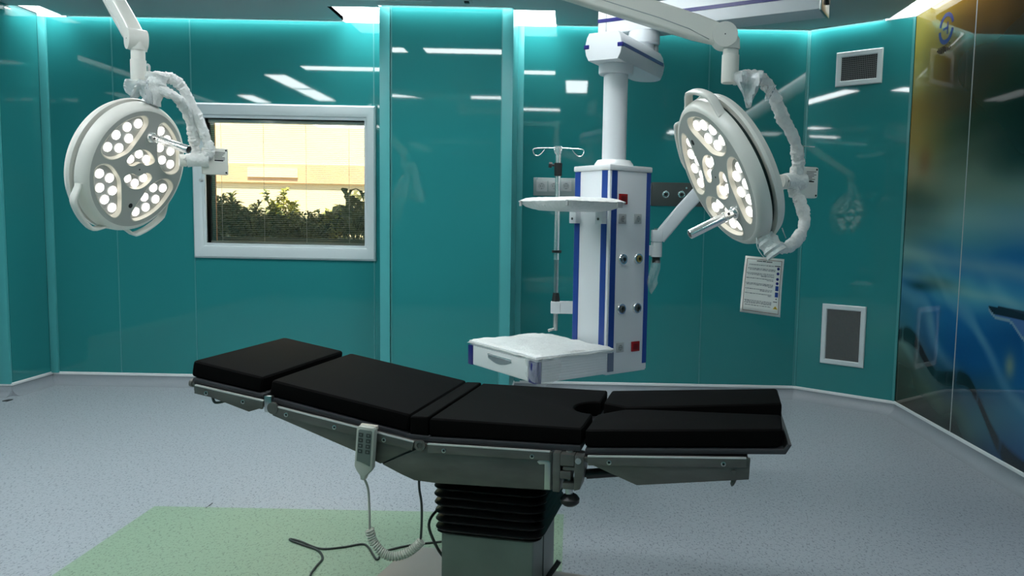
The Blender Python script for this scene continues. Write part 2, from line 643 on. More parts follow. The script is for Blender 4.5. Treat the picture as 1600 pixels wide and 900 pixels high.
# --- left pilaster
bm = NB()
box(bm, XL - .15, LPX - .011, PY + .011, D + .02, 0, H + .02)
pilL = struct('wall_corner_left', bm, M_backing, 'teal glass clad pilaster at the left corner', smooth=False)
panel(pilL, V(XL, PY), V(LPX - .088, PY), BN)
strip(pilL, V(LPX - .086, PY), V(LPX, PY), BN, .012)
bm = NB()
box(bm, LPX - .0105, LPX, PY + .014, D - .022, .095, H)
obj('side_panel', bm, M_glass_teal, pilL, smooth=False)

# --- left and front walls (beyond the frame, seen in reflections)
bm = NB()
box(bm, XL - .16, XL - .011, YF - .15, PY + .1, 0, H + .3)
wall_left = struct('wall_left', bm, M_backing, smooth=False)
bm = NB()
box(bm, XL - .15, XR + .15, YF - .16, YF - .011, 0, H + .3)
wall_front = struct('wall_front', bm, M_backing, smooth=False)
yy = YF
while yy < PY - .1:
    panel(wall_left, V(XL, yy), V(XL, min(yy + 1.34, PY)), V(-1, 0))
    yy += 1.34
xx = XL
while xx < XR - .1:
    panel(wall_front, V(xx, YF), V(min(xx + 1.28, XR), YF), V(0, -1))
    xx += 1.28

# --- right wall with printed mural
bm = NB()
box(bm, XR + .011, XR + .16, YF - .15, CH1.y + .12, 0, H + .3)
wall_right = struct('wall_right', bm, M_backing, 'glass wall printed with a blurred nature mural', smooth=False)

def lerp(a, b, t):
    return tuple(x + (y - x) * t for x, y in zip(a, b))
def ramp(stops, v):
    if v <= stops[0][0]:
        return stops[0][1]
    for (a, ca), (b, cb) in zip(stops, stops[1:]):
        if v <= b:
            t = (v - a) / (b - a)
            t = t * t * (3 - 2 * t)
            return lerp(ca, cb, t)
    return stops[-1][1]
def gauss(y, z, cy, cz, sy, sz):
    return math.exp(-((y - cy) / sy) ** 2 - ((z - cz) / sz) ** 2)
from mathutils import noise as MN
# colours of the print by height, for three upright stations (far corner, seam, near)
ST = [
    (5.745, [(.05, (40, 42, 30)), (.35, (40, 48, 38)), (.55, (62, 86, 80)), (.75, (40, 92, 112)), (1.0, (32, 92, 128)), (1.2, (70, 116, 120)), (1.38, (70, 105, 100)), (1.52, (40, 62, 52)), (1.62, (62, 78, 60)), (1.85, (128, 122, 88)), (2.1, (140, 122, 56)), (2.35, (138, 116, 44)), (2.6, (160, 158, 84)), (2.85, (172, 168, 70)), (3.0, (160, 156, 60))]),
    (4.885, [(.05, (14, 26, 26)), (.30, (44, 70, 62)), (.45, (26, 52, 66)), (.65, (8, 66, 116)), (.9, (18, 84, 132)), (1.08, (70, 142, 158)), (1.25, (26, 92, 138)), (1.42, (64, 122, 134)), (1.7, (100, 126, 112)), (1.95, (84, 104, 86)), (2.15, (60, 76, 54)), (2.35, (72, 62, 34)), (2.55, (62, 46, 24)), (2.75, (116, 92, 44)), (3.0, (150, 122, 58))]),
    (4.05, [(.05, (12, 48, 92)), (.4, (30, 92, 122)), (.6, (14, 74, 122)), (.8, (8, 62, 112)), (1.05, (40, 112, 146)), (1.22, (14, 82, 136)), (1.42, (24, 88, 126)), (1.62, (84, 124, 120)), (1.85, (22, 60, 60)), (2.05, (14, 44, 38)), (2.3, (30, 62, 42)), (2.5, (46, 56, 36)), (2.7, (52, 44, 26)), (3.0, (96, 66, 34))]),
    (2.6, [(.05, (12, 48, 92)), (1.0, (30, 100, 140)), (1.6, (60, 110, 116)), (2.2, (20, 52, 40)), (3.0, (90, 70, 36))]),
]
def mural_col(y, z):
    wv = Vector((y * .9, z * .9, 3.3))
    dz = .10 * MN.noise(wv * 1.6) + .035 * MN.noise(wv * 5)
    zz = z + dz
    yy = min(max(y, ST[-1][0]), ST[0][0])
    for (ya, ra), (yb, rb) in zip(ST, ST[1:]):
        if yb <= yy <= ya:
            t = (ya - yy) / (ya - yb)
            t = t * t * (3 - 2 * t)
            c = lerp(ramp(ra, zz), ramp(rb, zz), t)
            break
    # dark green pools
    for cy, cz, sy, sz, k in ((5.55, 1.55, .40, .10, .65), (4.05, 1.93, .55, .20, .6), (4.4, 2.2, .5, .22, .35), (5.2, 1.06, .30, .05, .5), (5.45, 1.02, .16, .03, .5)):
        c = lerp(c, (10, 30, 26), k * gauss(y, z, cy, cz, sy, sz))
    c = lerp(c, (110, 70, 32), .45 * gauss(y, z, 5.48, 1.92, .10, .10))
    # long pale rays falling to the near lower side
    if z < 1.35:
        s = (z - .35) + (y - 4.6) * .85 * (-1)
        q = z + (4.9 - y) * .62
        ray = max(0, math.sin(q * 15 + 3.0 * MN.noise(wv * 2.4))) ** 2 * max(0, 1 - abs(z - .78) / .5)
        c = lerp(c, (140, 184, 186), .34 * ray)
    # dark sinuous stem near the floor
    a = 5.745 - y
    stem = .62 - .20 * a + .06 * math.sin(a * 7.5) - .17 * max(0, a - 1.05) * 1.6
    th = .045 + .012 * math.sin(a * 9)
    e = math.exp(-((z - stem) / th) ** 4)
    c = lerp(c, (9, 20, 24), .85 * e * (1 - .6 * max(0, math.sin(a * 23)) ** 6))
    if z < stem - .03:
        c = lerp(c, (72, 96, 84), .35 * gauss(a, z, .55, .38, .3, .12))
        c = lerp(c, (34, 84, 102), .5 * gauss(a, z, 1.2, .34, .3, .2))
        c = lerp(c, (10, 18, 16), .6 * gauss(a, z, .85, .12, .12, .12))
    # wet leaf tip
    u = (4.53 - y)
    if u > 0:
        up = .975 + .02 * math.sin(min(u * 6, 1.5)) - .02 * u
        lo = .955 - .30 * u - .02 * math.sin(u * 20)
        if lo < z < up:
            c = (52, 92, 138) if z < up - .045 - .1 * u * .3 else (14, 30, 48)
            if z < lo + .018:
                c = (92, 126, 146)
    c = lerp(c, (150, 150, 96), .5 * gauss(y, z, 4.27, .66, .05, .07))
    # pale misty bands across the water
    for cz, sz, k in ((1.50, .10, .42), (1.22, .055, .40), (1.05, .035, .28)):
        zb = cz + .03 * MN.noise(Vector((y * 1.5, cz * 9, 1))) - .05 * (4.9 - y)
        c = lerp(c, (128, 160, 152), k * math.exp(-((z - zb) / sz) ** 2))
    c = (c[0] + 5, c[1] * .96, c[2] * .94)
    return tuple(max(0, v) for v in c)

def mural_panel(ya, yb, nx, nz):
    """glass sheet on X = XR between ya > yb; the print is its colour attribute"""
    bm = NB()
    lay = None
    g = .0025
    z0, z1 = .095, H
    grid = [[bm.verts.new((XR, ya - g + (yb - ya + 2 * g) * i / nx, z0 + (z1 - z0) * j / nz)) for j in range(nz + 1)] for i in range(nx + 1)]
    for i in range(nx):
        for j in range(nz):
            bm.faces.new((grid[i][j], grid[i + 1][j], grid[i + 1][j + 1], grid[i][j + 1]))
    back = [bm.verts.new((XR + .011, y, z)) for y, z in ((ya - g, z0), (yb + g, z0), (yb + g, z1), (ya - g, z1))]
    bm.faces.new(back)
    rim = [[grid[i][0] for i in range(nx + 1)], [grid[nx][j] for j in range(nz + 1)], [grid[i][nz] for i in range(nx, -1, -1)], [grid[0][j] for j in range(nz, -1, -1)]]
    for k in range(4):
        bm.faces.new(rim[k] + [back[(k + 1) % 4], back[k]])
    me = bpy.data.meshes.new('mural_panel')
    bm.normal_update()
    bmesh.ops.recalc_face_normals(bm, faces=bm.faces)
    bm.to_mesh(me)
    bm.free()
    ca = me.color_attributes.new('print', 'FLOAT_COLOR', 'POINT')
    for k, v in enumerate(me.vertices):
        r, gg, b = mural_col(v.co.y, v.co.z)
        s = srgb(r, gg, b)
        q = 1.5 if v.co.z < 1.5 else 1.5 - .65 * min(1, (v.co.z - 1.5) / 1.2)  # print lightened low and darkened high to offset the uneven wall light
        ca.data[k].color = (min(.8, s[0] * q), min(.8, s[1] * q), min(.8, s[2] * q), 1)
    me.materials.append(M_mural)
    o = bpy.data.objects.new('mural_panel', me)
    C.objects.link(o)
    o.parent = wall_right
    return o
edges = [CH1.y, 4.885, 4.02, 3.15, 2.28, 1.41, .54, -.33, YF]
for k in range(len(edges) - 1):
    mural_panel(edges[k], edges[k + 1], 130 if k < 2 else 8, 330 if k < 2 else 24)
    if k:
        strip(wall_right, V(XR, edges[k] - .003), V(XR, edges[k] + .003), V(1, 0), .003, name='seam_strip', m=M_grey, bev=0)

# emblem on the first mural panel: blue ring, inner mark and a line of script
emb = thing('wall_emblem', 'round navy blue emblem with script line on mural wall', 'emblem', (XR - .002, 5.275, 2.70))
ex = XR - .0015
def ring2(bm, cy, cz, ry0, rz0, ry1, rz1, a0, a1, n=40, off=(0, 0)):
    A = []
    for i in range(n + 1):
        t = R(a0 + (a1 - a0) * i / n)
        A.append((bm.verts.new((ex, cy - math.cos(t) * ry1, cz + math.sin(t) * rz1)), bm.verts.new((ex, cy - off[0] - math.cos(t) * ry0, cz + off[1] + math.sin(t) * rz0))))
    for p, q in zip(A, A[1:]):
        bm.faces.new((p[0], q[0], q[1], p[1]))
    r = bmesh.ops.extrude_face_region(bm, geom=list(bm.faces))
    for v in r['geom']:
        if isinstance(v, bmesh.types.BMVert):
            v.co.x += .0014
bm = NB(); ring2(bm, 5.275, 2.795, .078, .078, .103, .105, 15, 165); obj('ring_top', bm, M_navy, emb, smooth=False)
bm = NB(); ring2(bm, 5.275, 2.795, .075, .075, .103, .105, 185, 350); obj('ring_bottom', bm, M_navy, emb, smooth=False)
bm = NB(); box(bm, ex - .0001, ex + .0014, 5.25, 5.262, 2.755, 2.835); box(bm, ex - .0001, ex + .0014, 5.262, 5.32, 2.79, 2.805); obj('inner_mark', bm, M_navy, emb, smooth=False)
bm = NB()
pts = []
rs = random.Random(4)
for i in range(26):
    t = i / 25
    pts.append((ex, 5.385 - t * .19, 2.655 + .018 * math.sin(i * 1.9) + .008 * math.sin(i * 4.1) - .012 * (t - .5)))
tube(bm, pts, .0022, 6, sm=3, flat=.6)
for q in range(7):
    cyl(bm, (ex - .001, 5.37 - q * .026, 2.682 + rs.uniform(-.006, .006)), (ex + .001, 5.37 - q * .026, 2.682), .003, seg=8)
obj('script_line', bm, M_inkdark, emb)

# --- coved skirting with white cap
def cove(name, a, b, n, lab=None):
    """a->b along the wall, n outward"""
    d = (b - a).normalized()
    L = (b - a).length
    prof = [(.0, .0)]
    rr = .075
    bm = NB()
    sec = []
    for k in range(9):
        t = R(90 * k / 8)
        sec.append((-rr + rr * math.sin(t), rr - rr * math.cos(t)))   # offset inwards (negative n), height
    sec += [(0, .080), (.008, .080), (.008, 0.0)]
    rings = []
    for p in (a, b):
        rings.append([bm.verts.new(p + n * o + Vector((0, 0, h + .0004))) for o, h in sec])
    m = len(sec)
    for k in range(m):
        bm.faces.new((rings[0][k], rings[0][(k + 1) % m], rings[1][(k + 1) % m], rings[1][k]))
    bm.faces.new(rings[0][::-1])
    bm.faces.new(rings[1])
    o = struct(name, bm, M_cove, lab or 'grey vinyl coved skirting with white cap strip')
    bm = NB()
    P = [a - n * .006, b - n * .006, b + n * .008, a + n * .008]
    prism(bm, [(p.x, p.y) for p in P], .080, .103, 'z', bev=.003)
    obj('cap_strip', bm, M_whitetrim, o)
cove('baseboard_back', V(LPX, D), V(PX0, D), BN)
cove('baseboard_back_right', V(PX1, D), V(CH0.x, D), BN)
cove('baseboard_corner', CH0, CH1, CHN)
cove('baseboard_right', CH1, V(XR, YF), V(1, 0))
cove('baseboard_pilaster', V(PX0, PY), V(PX1, PY), BN)
cove('baseboard_pilaster_side', V(PX1, PY), V(PX1, D), V(-1, 0))
cove('baseboard_left_pilaster_side', V(LPX, D), V(LPX, PY), V(-1, 0))
cove('baseboard_left_pilaster', V(LPX, PY), V(XL, PY), BN)
cove('baseboard_left', V(XL, PY), V(XL, YF), V(-1, 0))

# --- light slots where the ceiling sheet stops short of the wall, with a white edge trim
def light_slot(n_, a, b, n, lab):
    mid = (a + b) / 2
    bm = NB()
    P = [a - n * (SG + .010), b - n * (SG + .010), b - n * SG, a - n * SG]
    prism(bm, [(p.x, p.y) for p in P], H - .006, H + .03, 'z')
    struct('trim_%d' % n_, bm, M_whitetrim, 'thin white ceiling edge trim', smooth=False)
    t = thing('light_slot', lab, 'ceiling light', (mid.x, mid.y, H))
    bm = NB()
    P = [a - n * SG, b - n * SG, b + n * .010, a + n * .010]
    prism(bm, [(p.x, p.y) for p in P], H + .050, H + .060, 'z')
    obj('diffuser', bm, M_slot_light, t, smooth=False)
    bm = NB()
    P = [a - n * (SG + .014), b - n * (SG + .014), b - n * (SG + .004), a - n * (SG + .004)]
    prism(bm, [(p.x, p.y) for p in P], H + .031, H + .066, 'z')
    P = [a - n * (SG + .014), b - n * (SG + .014), b + n * .010, a + n * .010]
    prism(bm, [(p.x, p.y) for p in P], H + .062, H + .068, 'z')
    obj('housing', bm, M_whitetrim, t, smooth=False)
light_slot(1, V(PX0, PY - .012), V(PX1, PY - .012), BN, 'thin glowing ceiling slot along the pilaster top')
light_slot(2, V(OPEN_R[1], D), V(CH0.x, D), BN, 'thin glowing ceiling slot above the gas outlets wall')
light_slot(3, CH0 + CHD * .01, CH0 + CHD * _k, CHN, 'thin glowing ceiling slot above the corner wall vents')
light_slot(4, V(OPEN_C[1], D), V(OPEN_L[0], D), BN, 'thin glowing ceiling slot above the window wall')

# ------------------------------------------------------------------ ceiling lights
def flush_panel(x0, x1, y0, y1):
    t = thing('ceiling_light_panel', 'flat white ceiling light panel mirrored in the glass walls or added behind camera', 'ceiling light', ((x0 + x1) / 2, (y0 + y1) / 2, H), 0, 'ceiling panels around the middle of the room')
    bm = NB()
    w = .014
    for a in ((x0, x1, y0, y0 + w), (x0, x1, y1 - w, y1), (x0, x0 + w, y0 + w, y1 - w), (x1 - w, x1, y0 + w, y1 - w)):
        box(bm, a[0], a[1], a[2], a[3], H - .012, H)
    obj('frame', bm, M_whitetrim, t, smooth=False)
    bm = NB()
    box(bm, x0 + w, x1 - w, y0 + w, y1 - w, H - .008, H)
    obj('diffuser', bm, M_panel_light, t, smooth=False)
for a in ((-2.88, -1.57, 4.30, 4.53), (-1.42, -.21, 4.30, 4.53),
          (-3.46, -3.19, 3.13, 4.02), (-3.46, -3.19, 2.20, 3.10),
          (-.13, .14, 3.20, 4.02),
          (-2.88, -1.57, 1.70, 1.93), (-1.42, -.21, 1.70, 1.93),
          (-4.40, -4.17, 1.90, 2.58),
          (-4.45, -3.15, -.62, -.32), (1.55, 2.32, -.70, -.20)):  # these two are unseen, added behind the camera for more frontal light
    flush_panel(*a)

def recess(name, label, poly, depth=.12, lm=None):
    """open box above the ceiling with a glowing top"""
    cx = sum(p[0] for p in poly) / len(poly)
    cy = sum(p[1] for p in poly) / len(poly)
    t = thing(name, label, 'ceiling light', (cx, cy, H))
    bm = NB()
    n = len(poly)
    A = [bm.verts.new((p[0], p[1], H)) for p in poly]
    B = [bm.verts.new((p[0], p[1], H + depth)) for p in poly]
    O = [bm.verts.new((cx + (p[0] - cx) * 1.0, cy + (p[1] - cy) * 1.0, H + depth + .004)) for p in poly]
    for i in range(n):
        bm.faces.new((A[i], A[(i + 1) % n], B[(i + 1) % n], B[i]))
        bm.faces.new((B[i], B[(i + 1) % n], O[(i + 1) % n], O[i]))
    bm.faces.new(O)
    obj('housing', bm, M_whitetrim, t, smooth=False)
    bm = NB()
    k = .985
    prism(bm, [(cx + (p[0] - cx) * k, cy + (p[1] - cy) * k) for p in poly], H + depth - .012, H + depth - .002, 'z')
    obj('diffuser', bm, lm or M_recess_light, t, smooth=False)
rc = lambda o: [(o[0], o[2]), (o[1], o[2]), (o[1], o[3]), (o[0], o[3])]
recess('recessed_light', 'glowing square ceiling recess left of the pilaster', rc(OPEN_L))
recess('recessed_light', 'glowing square ceiling recess right of the pilaster', rc(OPEN_R))
recess('recessed_light', 'small glowing ceiling recess at the far left corner', rc(OPEN_C))
recess('light_trough', 'long glowing light trough above the mural wall', [(TR_X, 5.882), (XR - .002, 5.743), (XR - .002, -.7), (TR_X, -.7)], .09, M_trough_light)
recess('light_trough', 'long light trough above the left wall, seen mirrored', [(XL + .002, -.7), (XL + .168, -.7), (XL + .168, 5.10), (XL + .002, 5.10)], .09, M_trough_light)

# linear diffuser and detector in the ceiling
t = thing('ceiling_slot_diffuser', 'long narrow slot diffuser in ceiling before the pilaster', 'air diffuser', (-1.3, 5.52, H))
bm = NB(); box(bm, -1.86, -.76, 5.36, 5.62, H - .006, H); obj('plate', bm, M_ceiling, t, smooth=False)
bm = NB(); box(bm, -1.80, -1.05, 5.570, 5.582, H - .009, H - .005); obj('slot', bm, M_whitetrim, t, smooth=False)
bm = NB(); box(bm, -.815, -.78, 5.56, 5.60, H - .016, H - .005, .002); obj('catch', bm, M_plastic_black, t)
t = thing('ceiling_detector', 'small round brown disc on the ceiling past the beam', 'detector', (1.567, 5.804, H))
bm = NB(); lathe(bm, [(0, -.012), (.05, -.012), (.058, -.006), (.06, 0)], Matrix.Translation((1.567, 5.804, H)), 28); obj('cover', bm, mat('detector_brown', (.10, .09, .06, 1), .6), t)

# ================================================================== WINDOW
win = thing('window_1', 'white framed window with blind between the panes', 'window', ((WX0 + WX1) / 2, D, WZ0))
del win['category']
win['kind'] = 'structure'
bm = NB()
prof = [(0, 0), (0, -.022), (.012, -.036), (.055, -.040), (.078, -.030), (.084, -.018), (.100, -.016), (.100, .10)]
loops = []
sx = (FX1 - FX0) / 2
for t_, y_ in prof:
    k = t_ / .1
    x0 = FX0 + (WX0 - FX0) * k; x1 = FX1 + (WX1 - FX1) * k
    z0 = FZ0 + (WZ0 - FZ0) * k; z1 = FZ1 + (WZ1 - FZ1) * k
    loops.append([bm.verts.new((x, D + y_, z)) for x, z in ((x0, z0), (x1, z0), (x1, z1), (x0, z1))])
for a, b in zip(loops, loops[1:]):
    for k in range(4):
        bm.faces.new((a[k], a[(k + 1) % 4], b[(k + 1) % 4], b[k]))
obj('window_frame', bm, M_frame, win)
for yy in (D + .03, D + .085):
    bm = NB(); box(bm, WX0, WX1, yy, yy + .005, WZ0, WZ1); obj('pane', bm, M_pane, win, smooth=False)
bm = NB(); box(bm, WX0 + .004, WX1 - .004, D + .045, D + .07, WZ1 - .032, WZ1 - .002, .002); blind = obj('blind', bm, M_frame, win)
bm = NB(); box(bm, WX0 + .004, WX1 - .004, D + .048, D + .068, WZ0 + .002, WZ0 + .014, .002); obj('bottom_rail', bm, M_slat, blind)
slat_me = None
pitch = .0155
nsl = int((WZ1 - .035 - WZ0 - .016) / pitch)
for k in range(nsl):
    if slat_me is None:
        bm = NB()
        prism(bm, [(-.006, .0), (0, .0011), (.006, .0), (.006, -.0003), (0, .0008), (-.006, -.0003)], WX0 + .006, WX1 - .006, 'x')
        o = obj('slat', bm, M_slat, blind, smooth=False, world=False)
        slat_me = o.data
    else:
        o = bpy.data.objects.new('slat', slat_me); C.objects.link(o); o.parent = blind
    o.location = Vector((0, D + .058, WZ0 + .022 + k * pitch)) - Vector(win.location)
    o.location.x = -win.location.x
for px in (347, 413, 479, 546):
    q = at(px, 280, D + .058)
    bm = NB(); cyl(bm, (q.x, D + .050, WZ0 + .01), (q.x, D + .050, WZ1 - .03), .0014, seg=6); obj('ladder_cord', bm, M_slat, blind)
q = at(318, 282, D)
bm = NB(); cyl(bm, (q.x, D - .03, q.z), (q.x, D - .052, q.z), .013); cyl(bm, (q.x, D - .052, q.z), (q.x, D - .058, q.z), .010); obj('blind_knob', bm, M_grey, win)

# ------------------------------------------------------------------ outside the window
t = thing('opposite_building', 'cream sunlit building with pink band outside the window', 'building', (-3.6, 10.2, -.3))
bm = NB(); box(bm, -9, 1, 10.2, 10.5, -.3, 6); obj('facade', bm, M_facade, t, smooth=False)
za, zb_ = at(450, 286, 10.19).z, at(450, 257, 10.19).z
bm = NB(); box(bm, -9, 1, 10.16, 10.2, za, zb_); obj('band', bm, M_facade_band, t, smooth=False)
xa, xb = at(389, 270, 10.19).x, at(467, 270, 10.19).x
za, zb_ = at(420, 277, 10.16).z, at(420, 262, 10.16).z
bm = NB(); box(bm, xa, xb, 10.14, 10.17, za, zb_); obj('shutter', bm, M_facade, t, smooth=False)
bm = NB(); box(bm, -9, 2, D + .17, 10.6, -.5, -.3); o = obj('paving_ground', bm, M_ground, smooth=False); o['kind'] = 'structure'; o['label'] = 'paved ground outside the window'
q0, q1 = at(321, 280, 6.62), at(335, 280, 6.62)
bm = NB(); box(bm, q0.x - .06, q1.x, 6.60, 6.66, -.3, 3.2, .006); tag(obj('shutter_post', bm, M_redwood), 'red brown upright post outside the left window edge', 'post')
# planter
t = thing('planter_box', 'long grey planter outside below the shrubs', 'planter', (-2.6, 7.0, -.3))
bm = NB()
PZ = at(450, 372, 6.9).z
box(bm, -4.6, -.9, 6.9, 6.95, -.3, PZ); box(bm, -4.6, -.9, 7.75, 7.8, -.3, PZ); box(bm, -4.6, -4.55, 6.95, 7.75, -.3, PZ); box(bm, -.95, -.9, 6.95, 7.75, -.3, PZ)
obj('walls', bm, M_soil, t, smooth=False)
bm = NB(); box(bm, -4.55, -.95, 6.95, 7.75, PZ - .12, PZ - .05); obj('soil', bm, mat('dark_soil', (.03, .022, .014, 1), .95), t, smooth=False)

def add_leaf(bm, p, d, L, w, rn, droop=.3):
    d = Vector(d).normalized()
    s = d.cross(Vector((0, 0, 1)))
    if s.length < .05:
        s = Vector((1, 0, 0))
    s.normalize()
    s = (s + Vector((rn.uniform(-.5, .5), rn.uniform(-.5, .5), rn.uniform(-.5, .5)))).normalized()
    s = (s - d * s.dot(d)).normalized()
    mid = p + d * L * .5
    tip = p + d * L + Vector((0, 0, -droop * L))
    up = s.cross(d) * w * .18
    v = [bm.verts.new(x) for x in (p, mid + s * w * .5 + up, mid - s * w * .5 + up, tip, mid)]
    bm.faces.new((v[0], v[1], v[4])); bm.faces.new((v[0], v[4], v[2])); bm.faces.new((v[1], v[3], v[4])); bm.faces.new((v[4], v[3], v[2]))

def shrub(label, px, Y, topy, wid, nst, nl, L, w, m, seed, spread=.5, flowers=0, up=.55):
    rn = random.Random(seed)
    c = at(px, 372, Y)
    top = at(px, topy, Y).z
    base = Vector((c.x, Y, PZ - .06))
    hgt = top - base.z
    t = thing('shrub', label, 'shrub', base)
    bs, bl = NB(), NB()
    fl = []
    for i in range(nst):
        a = rn.uniform(0, 6.28)
        rr = rn.random() ** .6
        hh = hgt * (1 - .55 * rr * rn.random()) * rn.uniform(.55, 1.0 if i else 1)
        tip = base + Vector((math.cos(a) * rr * wid, math.sin(a) * rr * .28, hh))
        foot = base + Vector((math.cos(a) * rr * wid * .5, math.sin(a) * rr * .12, 0))
        mid = (foot + tip) / 2 + Vector((rn.uniform(-.03, .03), rn.uniform(-.03, .03), .03))
        tube(bs, [foot, mid, tip], .004, 5)
        for k in range(nl):
            f = .15 + .85 * (k + rn.random()) / nl
            p = foot.lerp(mid, f * 2) if f < .5 else mid.lerp(tip, f * 2 - 1)
            b = rn.uniform(0, 6.28)
            dd = Vector((math.cos(b), math.sin(b) * .8, rn.uniform(up - .5, up + .5)))
            add_leaf(bl, p, dd, L * rn.uniform(.6, 1.15), w * rn.uniform(.7, 1.1), rn)
        if i < flowers:
            fl.append(tip + Vector((0, -.06, -.03)))
    obj('stems', bs, M_stemgreen, t)
    o = obj('foliage', bl, m, t, smooth=False)
    o['kind'] = 'stuff'
    for f in fl:
        bm = NB()
        for k in range(5):
            a = k * 1.2566
            add_leaf(bm, f, (math.cos(a), math.sin(a), .4), .035, .028, rn)
        obj('flower', bm, M_flower, t, smooth=False)
shrub('dark shrub with narrow leaves and red flowers outside window, far left', 352, 7.25, 296, .34, 44, 30, .12, .034, M_leaf, 1, flowers=3, up=.7)
shrub('dense dark shrub behind the left middle of the window', 402, 7.30, 320, .38, 60, 34, .085, .046, M_leaf, 2)
shrub('yellow green sunlit shrub in the middle of the window', 444, 7.55, 292, .17, 22, 28, .09, .05, M_leafy, 3, up=.8)
shrub('low dark spreading shrub right of the window middle', 478, 7.20, 330, .34, 50, 30, .08, .036, M_leaf, 4)
shrub('low yellow green shrub before the broad leaved plant', 520, 7.40, 322, .22, 40, 28, .085, .04, M_leafy, 5)
shrub('tall plant with broad upright pointed leaves at window right', 556, 7.25, 304, .24, 30, 11, .22, .075, M_leafb, 6, up=1.6)

# ================================================================== VENTS on the chamfer
def vent(label, s0, s1, z0, z1, nx, nz, group=None):
    o3 = CH0 + CHD * ((s0 + s1) / 2)
    t = thing('wall_vent', label, 'vent', (o3.x, o3.y, z0))
    Mx = Matrix(((CHD.x, CHN.x, 0, CH0.x), (CHD.y, CHN.y, 0, CH0.y), (0, 0, 1, 0), (0, 0, 0, 1)))
    if Mx.to_3x3().determinant() < 0:
        pass
    w = .042
    bm = NB()
    out = [(s0, z0), (s1, z0), (s1, z1), (s0, z1)]
    prof = [(0, -.001), (0, -.010), (.006, -.016), (w - .006, -.016), (w, -.010), (w, -.001)]
    loops = []
    for t_, y_ in prof:
        loops.append([bm.verts.new(Mx @ Vector((x, y_, z))) for x, z in ((s0 + t_, z0 + t_), (s1 - t_, z0 + t_), (s1 - t_, z1 - t_), (s0 + t_, z1 - t_))])
    loops.append(loops[0])
    for a, b in zip(loops, loops[1:]):
        for k in range(4):
            bm.faces.new((a[k], a[(k + 1) % 4], b[(k + 1) % 4], b[k]))
    obj('vent_frame', bm, M_frame, t, smooth=False)
    bm = NB(); box(bm, s0 + w, s1 - w, -.003, -.0005, z0 + w, z1 - w, M=Mx); obj('dark_well', bm, M_ventdark, t, smooth=False)
    me1 = me2 = None
    for k in range(1, nx):
        x = s0 + w + (s1 - s0 - 2 * w) * k / nx
        bm = NB(); box(bm, x - .0018, x + .0018, -.012, -.006, z0 + w, z1 - w, M=Mx); obj('upright_blade', bm, M_mesh, t, smooth=False)
    for k in range(1, nz):
        z = z0 + w + (z1 - z0 - 2 * w) * k / nz
        bm = NB(); box(bm, s0 + w, s1 - w, -.008, -.004, z - .0018, z + .0018, M=Mx); obj('cross_blade', bm, M_mesh, t, smooth=False)
vent('white framed wide air grille high on the corner wall', .233, .587, 2.538, 2.802, 20, 12)
vent('white framed tall air grille low on the corner wall', .216, .564, .328, .816, 24, 36)

# ================================================================== OUTLETS on the back wall
def socket(parent, M, s=.046, name='socket', inner=None):
    bm = NB(); box(bm, -s, s, -.006, 0, -s, s, .003, M=M); o = obj(name, bm, M_grey, parent)
    bm = NB()
    lathe(bm, [(s * .62, .0005), (s * .62, .009), (s * .50, .009), (s * .46, .0065), (0, .0065)], M @ Matrix.Rotation(R(90), 4, 'X'), 24)
    obj('socket_well', bm, M_socket_in, o)
    bm = NB()
    for q in (-1, 1):
        cyl(bm, M @ Vector((q * s * .2, -.0064, 0)), M @ Vector((q * s * .2, -.0078, 0)), s * .07, seg=10)
    obj('pin_hole', bm, M_dark, o)
    bm = NB()
    for q in (-1, 1):
        box(bm, -s * .05, s * .05, -.0095, -.006, q * s * .48 - s * .06, q * s * .48 + s * .06, M=M)
    obj('earth_clip', bm, M_dark, o, smooth=False)
    return o
t = thing('socket_plate', 'steel plate with three white sockets behind the drip stand', 'socket plate', (-.15, D, 1.65))
bm = NB(); box(bm, -.335, .045, D - .008, D, 1.645, 1.792, .004); obj('plate', bm, M_sockplate, t)
for px in (846.5, 865.5, 884.5):
    q = at(px, 291, D)
    socket(t, Matrix.Translation((q.x, D - .008, q.z)), .043)
q = at(839, 279, D); bm = NB(); cyl(bm, (q.x, D - .008, q.z), (q.x, D - .012, q.z), .006); obj('screw', bm, M_chrome, t)

def gas_outlet(parent, M, r, ringm, name='gas_outlet'):
    bm = NB()
    lathe(bm, [(r, 0), (r, .010), (r * .9, .014), (r * .72, .014), (r * .68, .006), (0, .006)], M @ Matrix.Rotation(R(90), 4, 'X'), 28)
    o = obj(name, bm, M_chrome, parent)
    bm = NB()
    lathe(bm, [(r * .60, .004), (r * .60, .018), (r * .50, .021), (r * .34, .021), (r * .30, .010), (0, .010)], M @ Matrix.Rotation(R(90), 4, 'X'), 24)
    obj('collar', bm, ringm, o)
    bm = NB()
    lathe(bm, [(r * .29, .010), (r * .29, .0115), (0, .0115)], M @ Matrix.Rotation(R(90), 4, 'X'), 16)
    obj('bore', bm, M_dark, o)
    return o
t = thing('gas_outlet_plate', 'dark steel wall plate with round gas outlets', 'gas outlet', (.84, D, 1.58))
bm = NB(); box(bm, .632, 1.10, D - .010, D, 1.580, 1.772, .004); obj('plate', bm, M_gasplate, t)
for px in (1040, 1064.5):
    q = at(px, 304, D)
    gas_outlet(t, Matrix.Translation((q.x, D - .010, q.z)), .030, M_gasplate)
q = at(1072, 294, D); bm = NB(); cyl(bm, (q.x, D - .010, q.z), (q.x, D - .020, q.z), .008); obj('screw', bm, M_chrome, t)
bm = NB(); box(bm, .617, .628, D - .02, D, 1.585, 1.765, .003); obj('side_clip', bm, M_whitetrim, t)

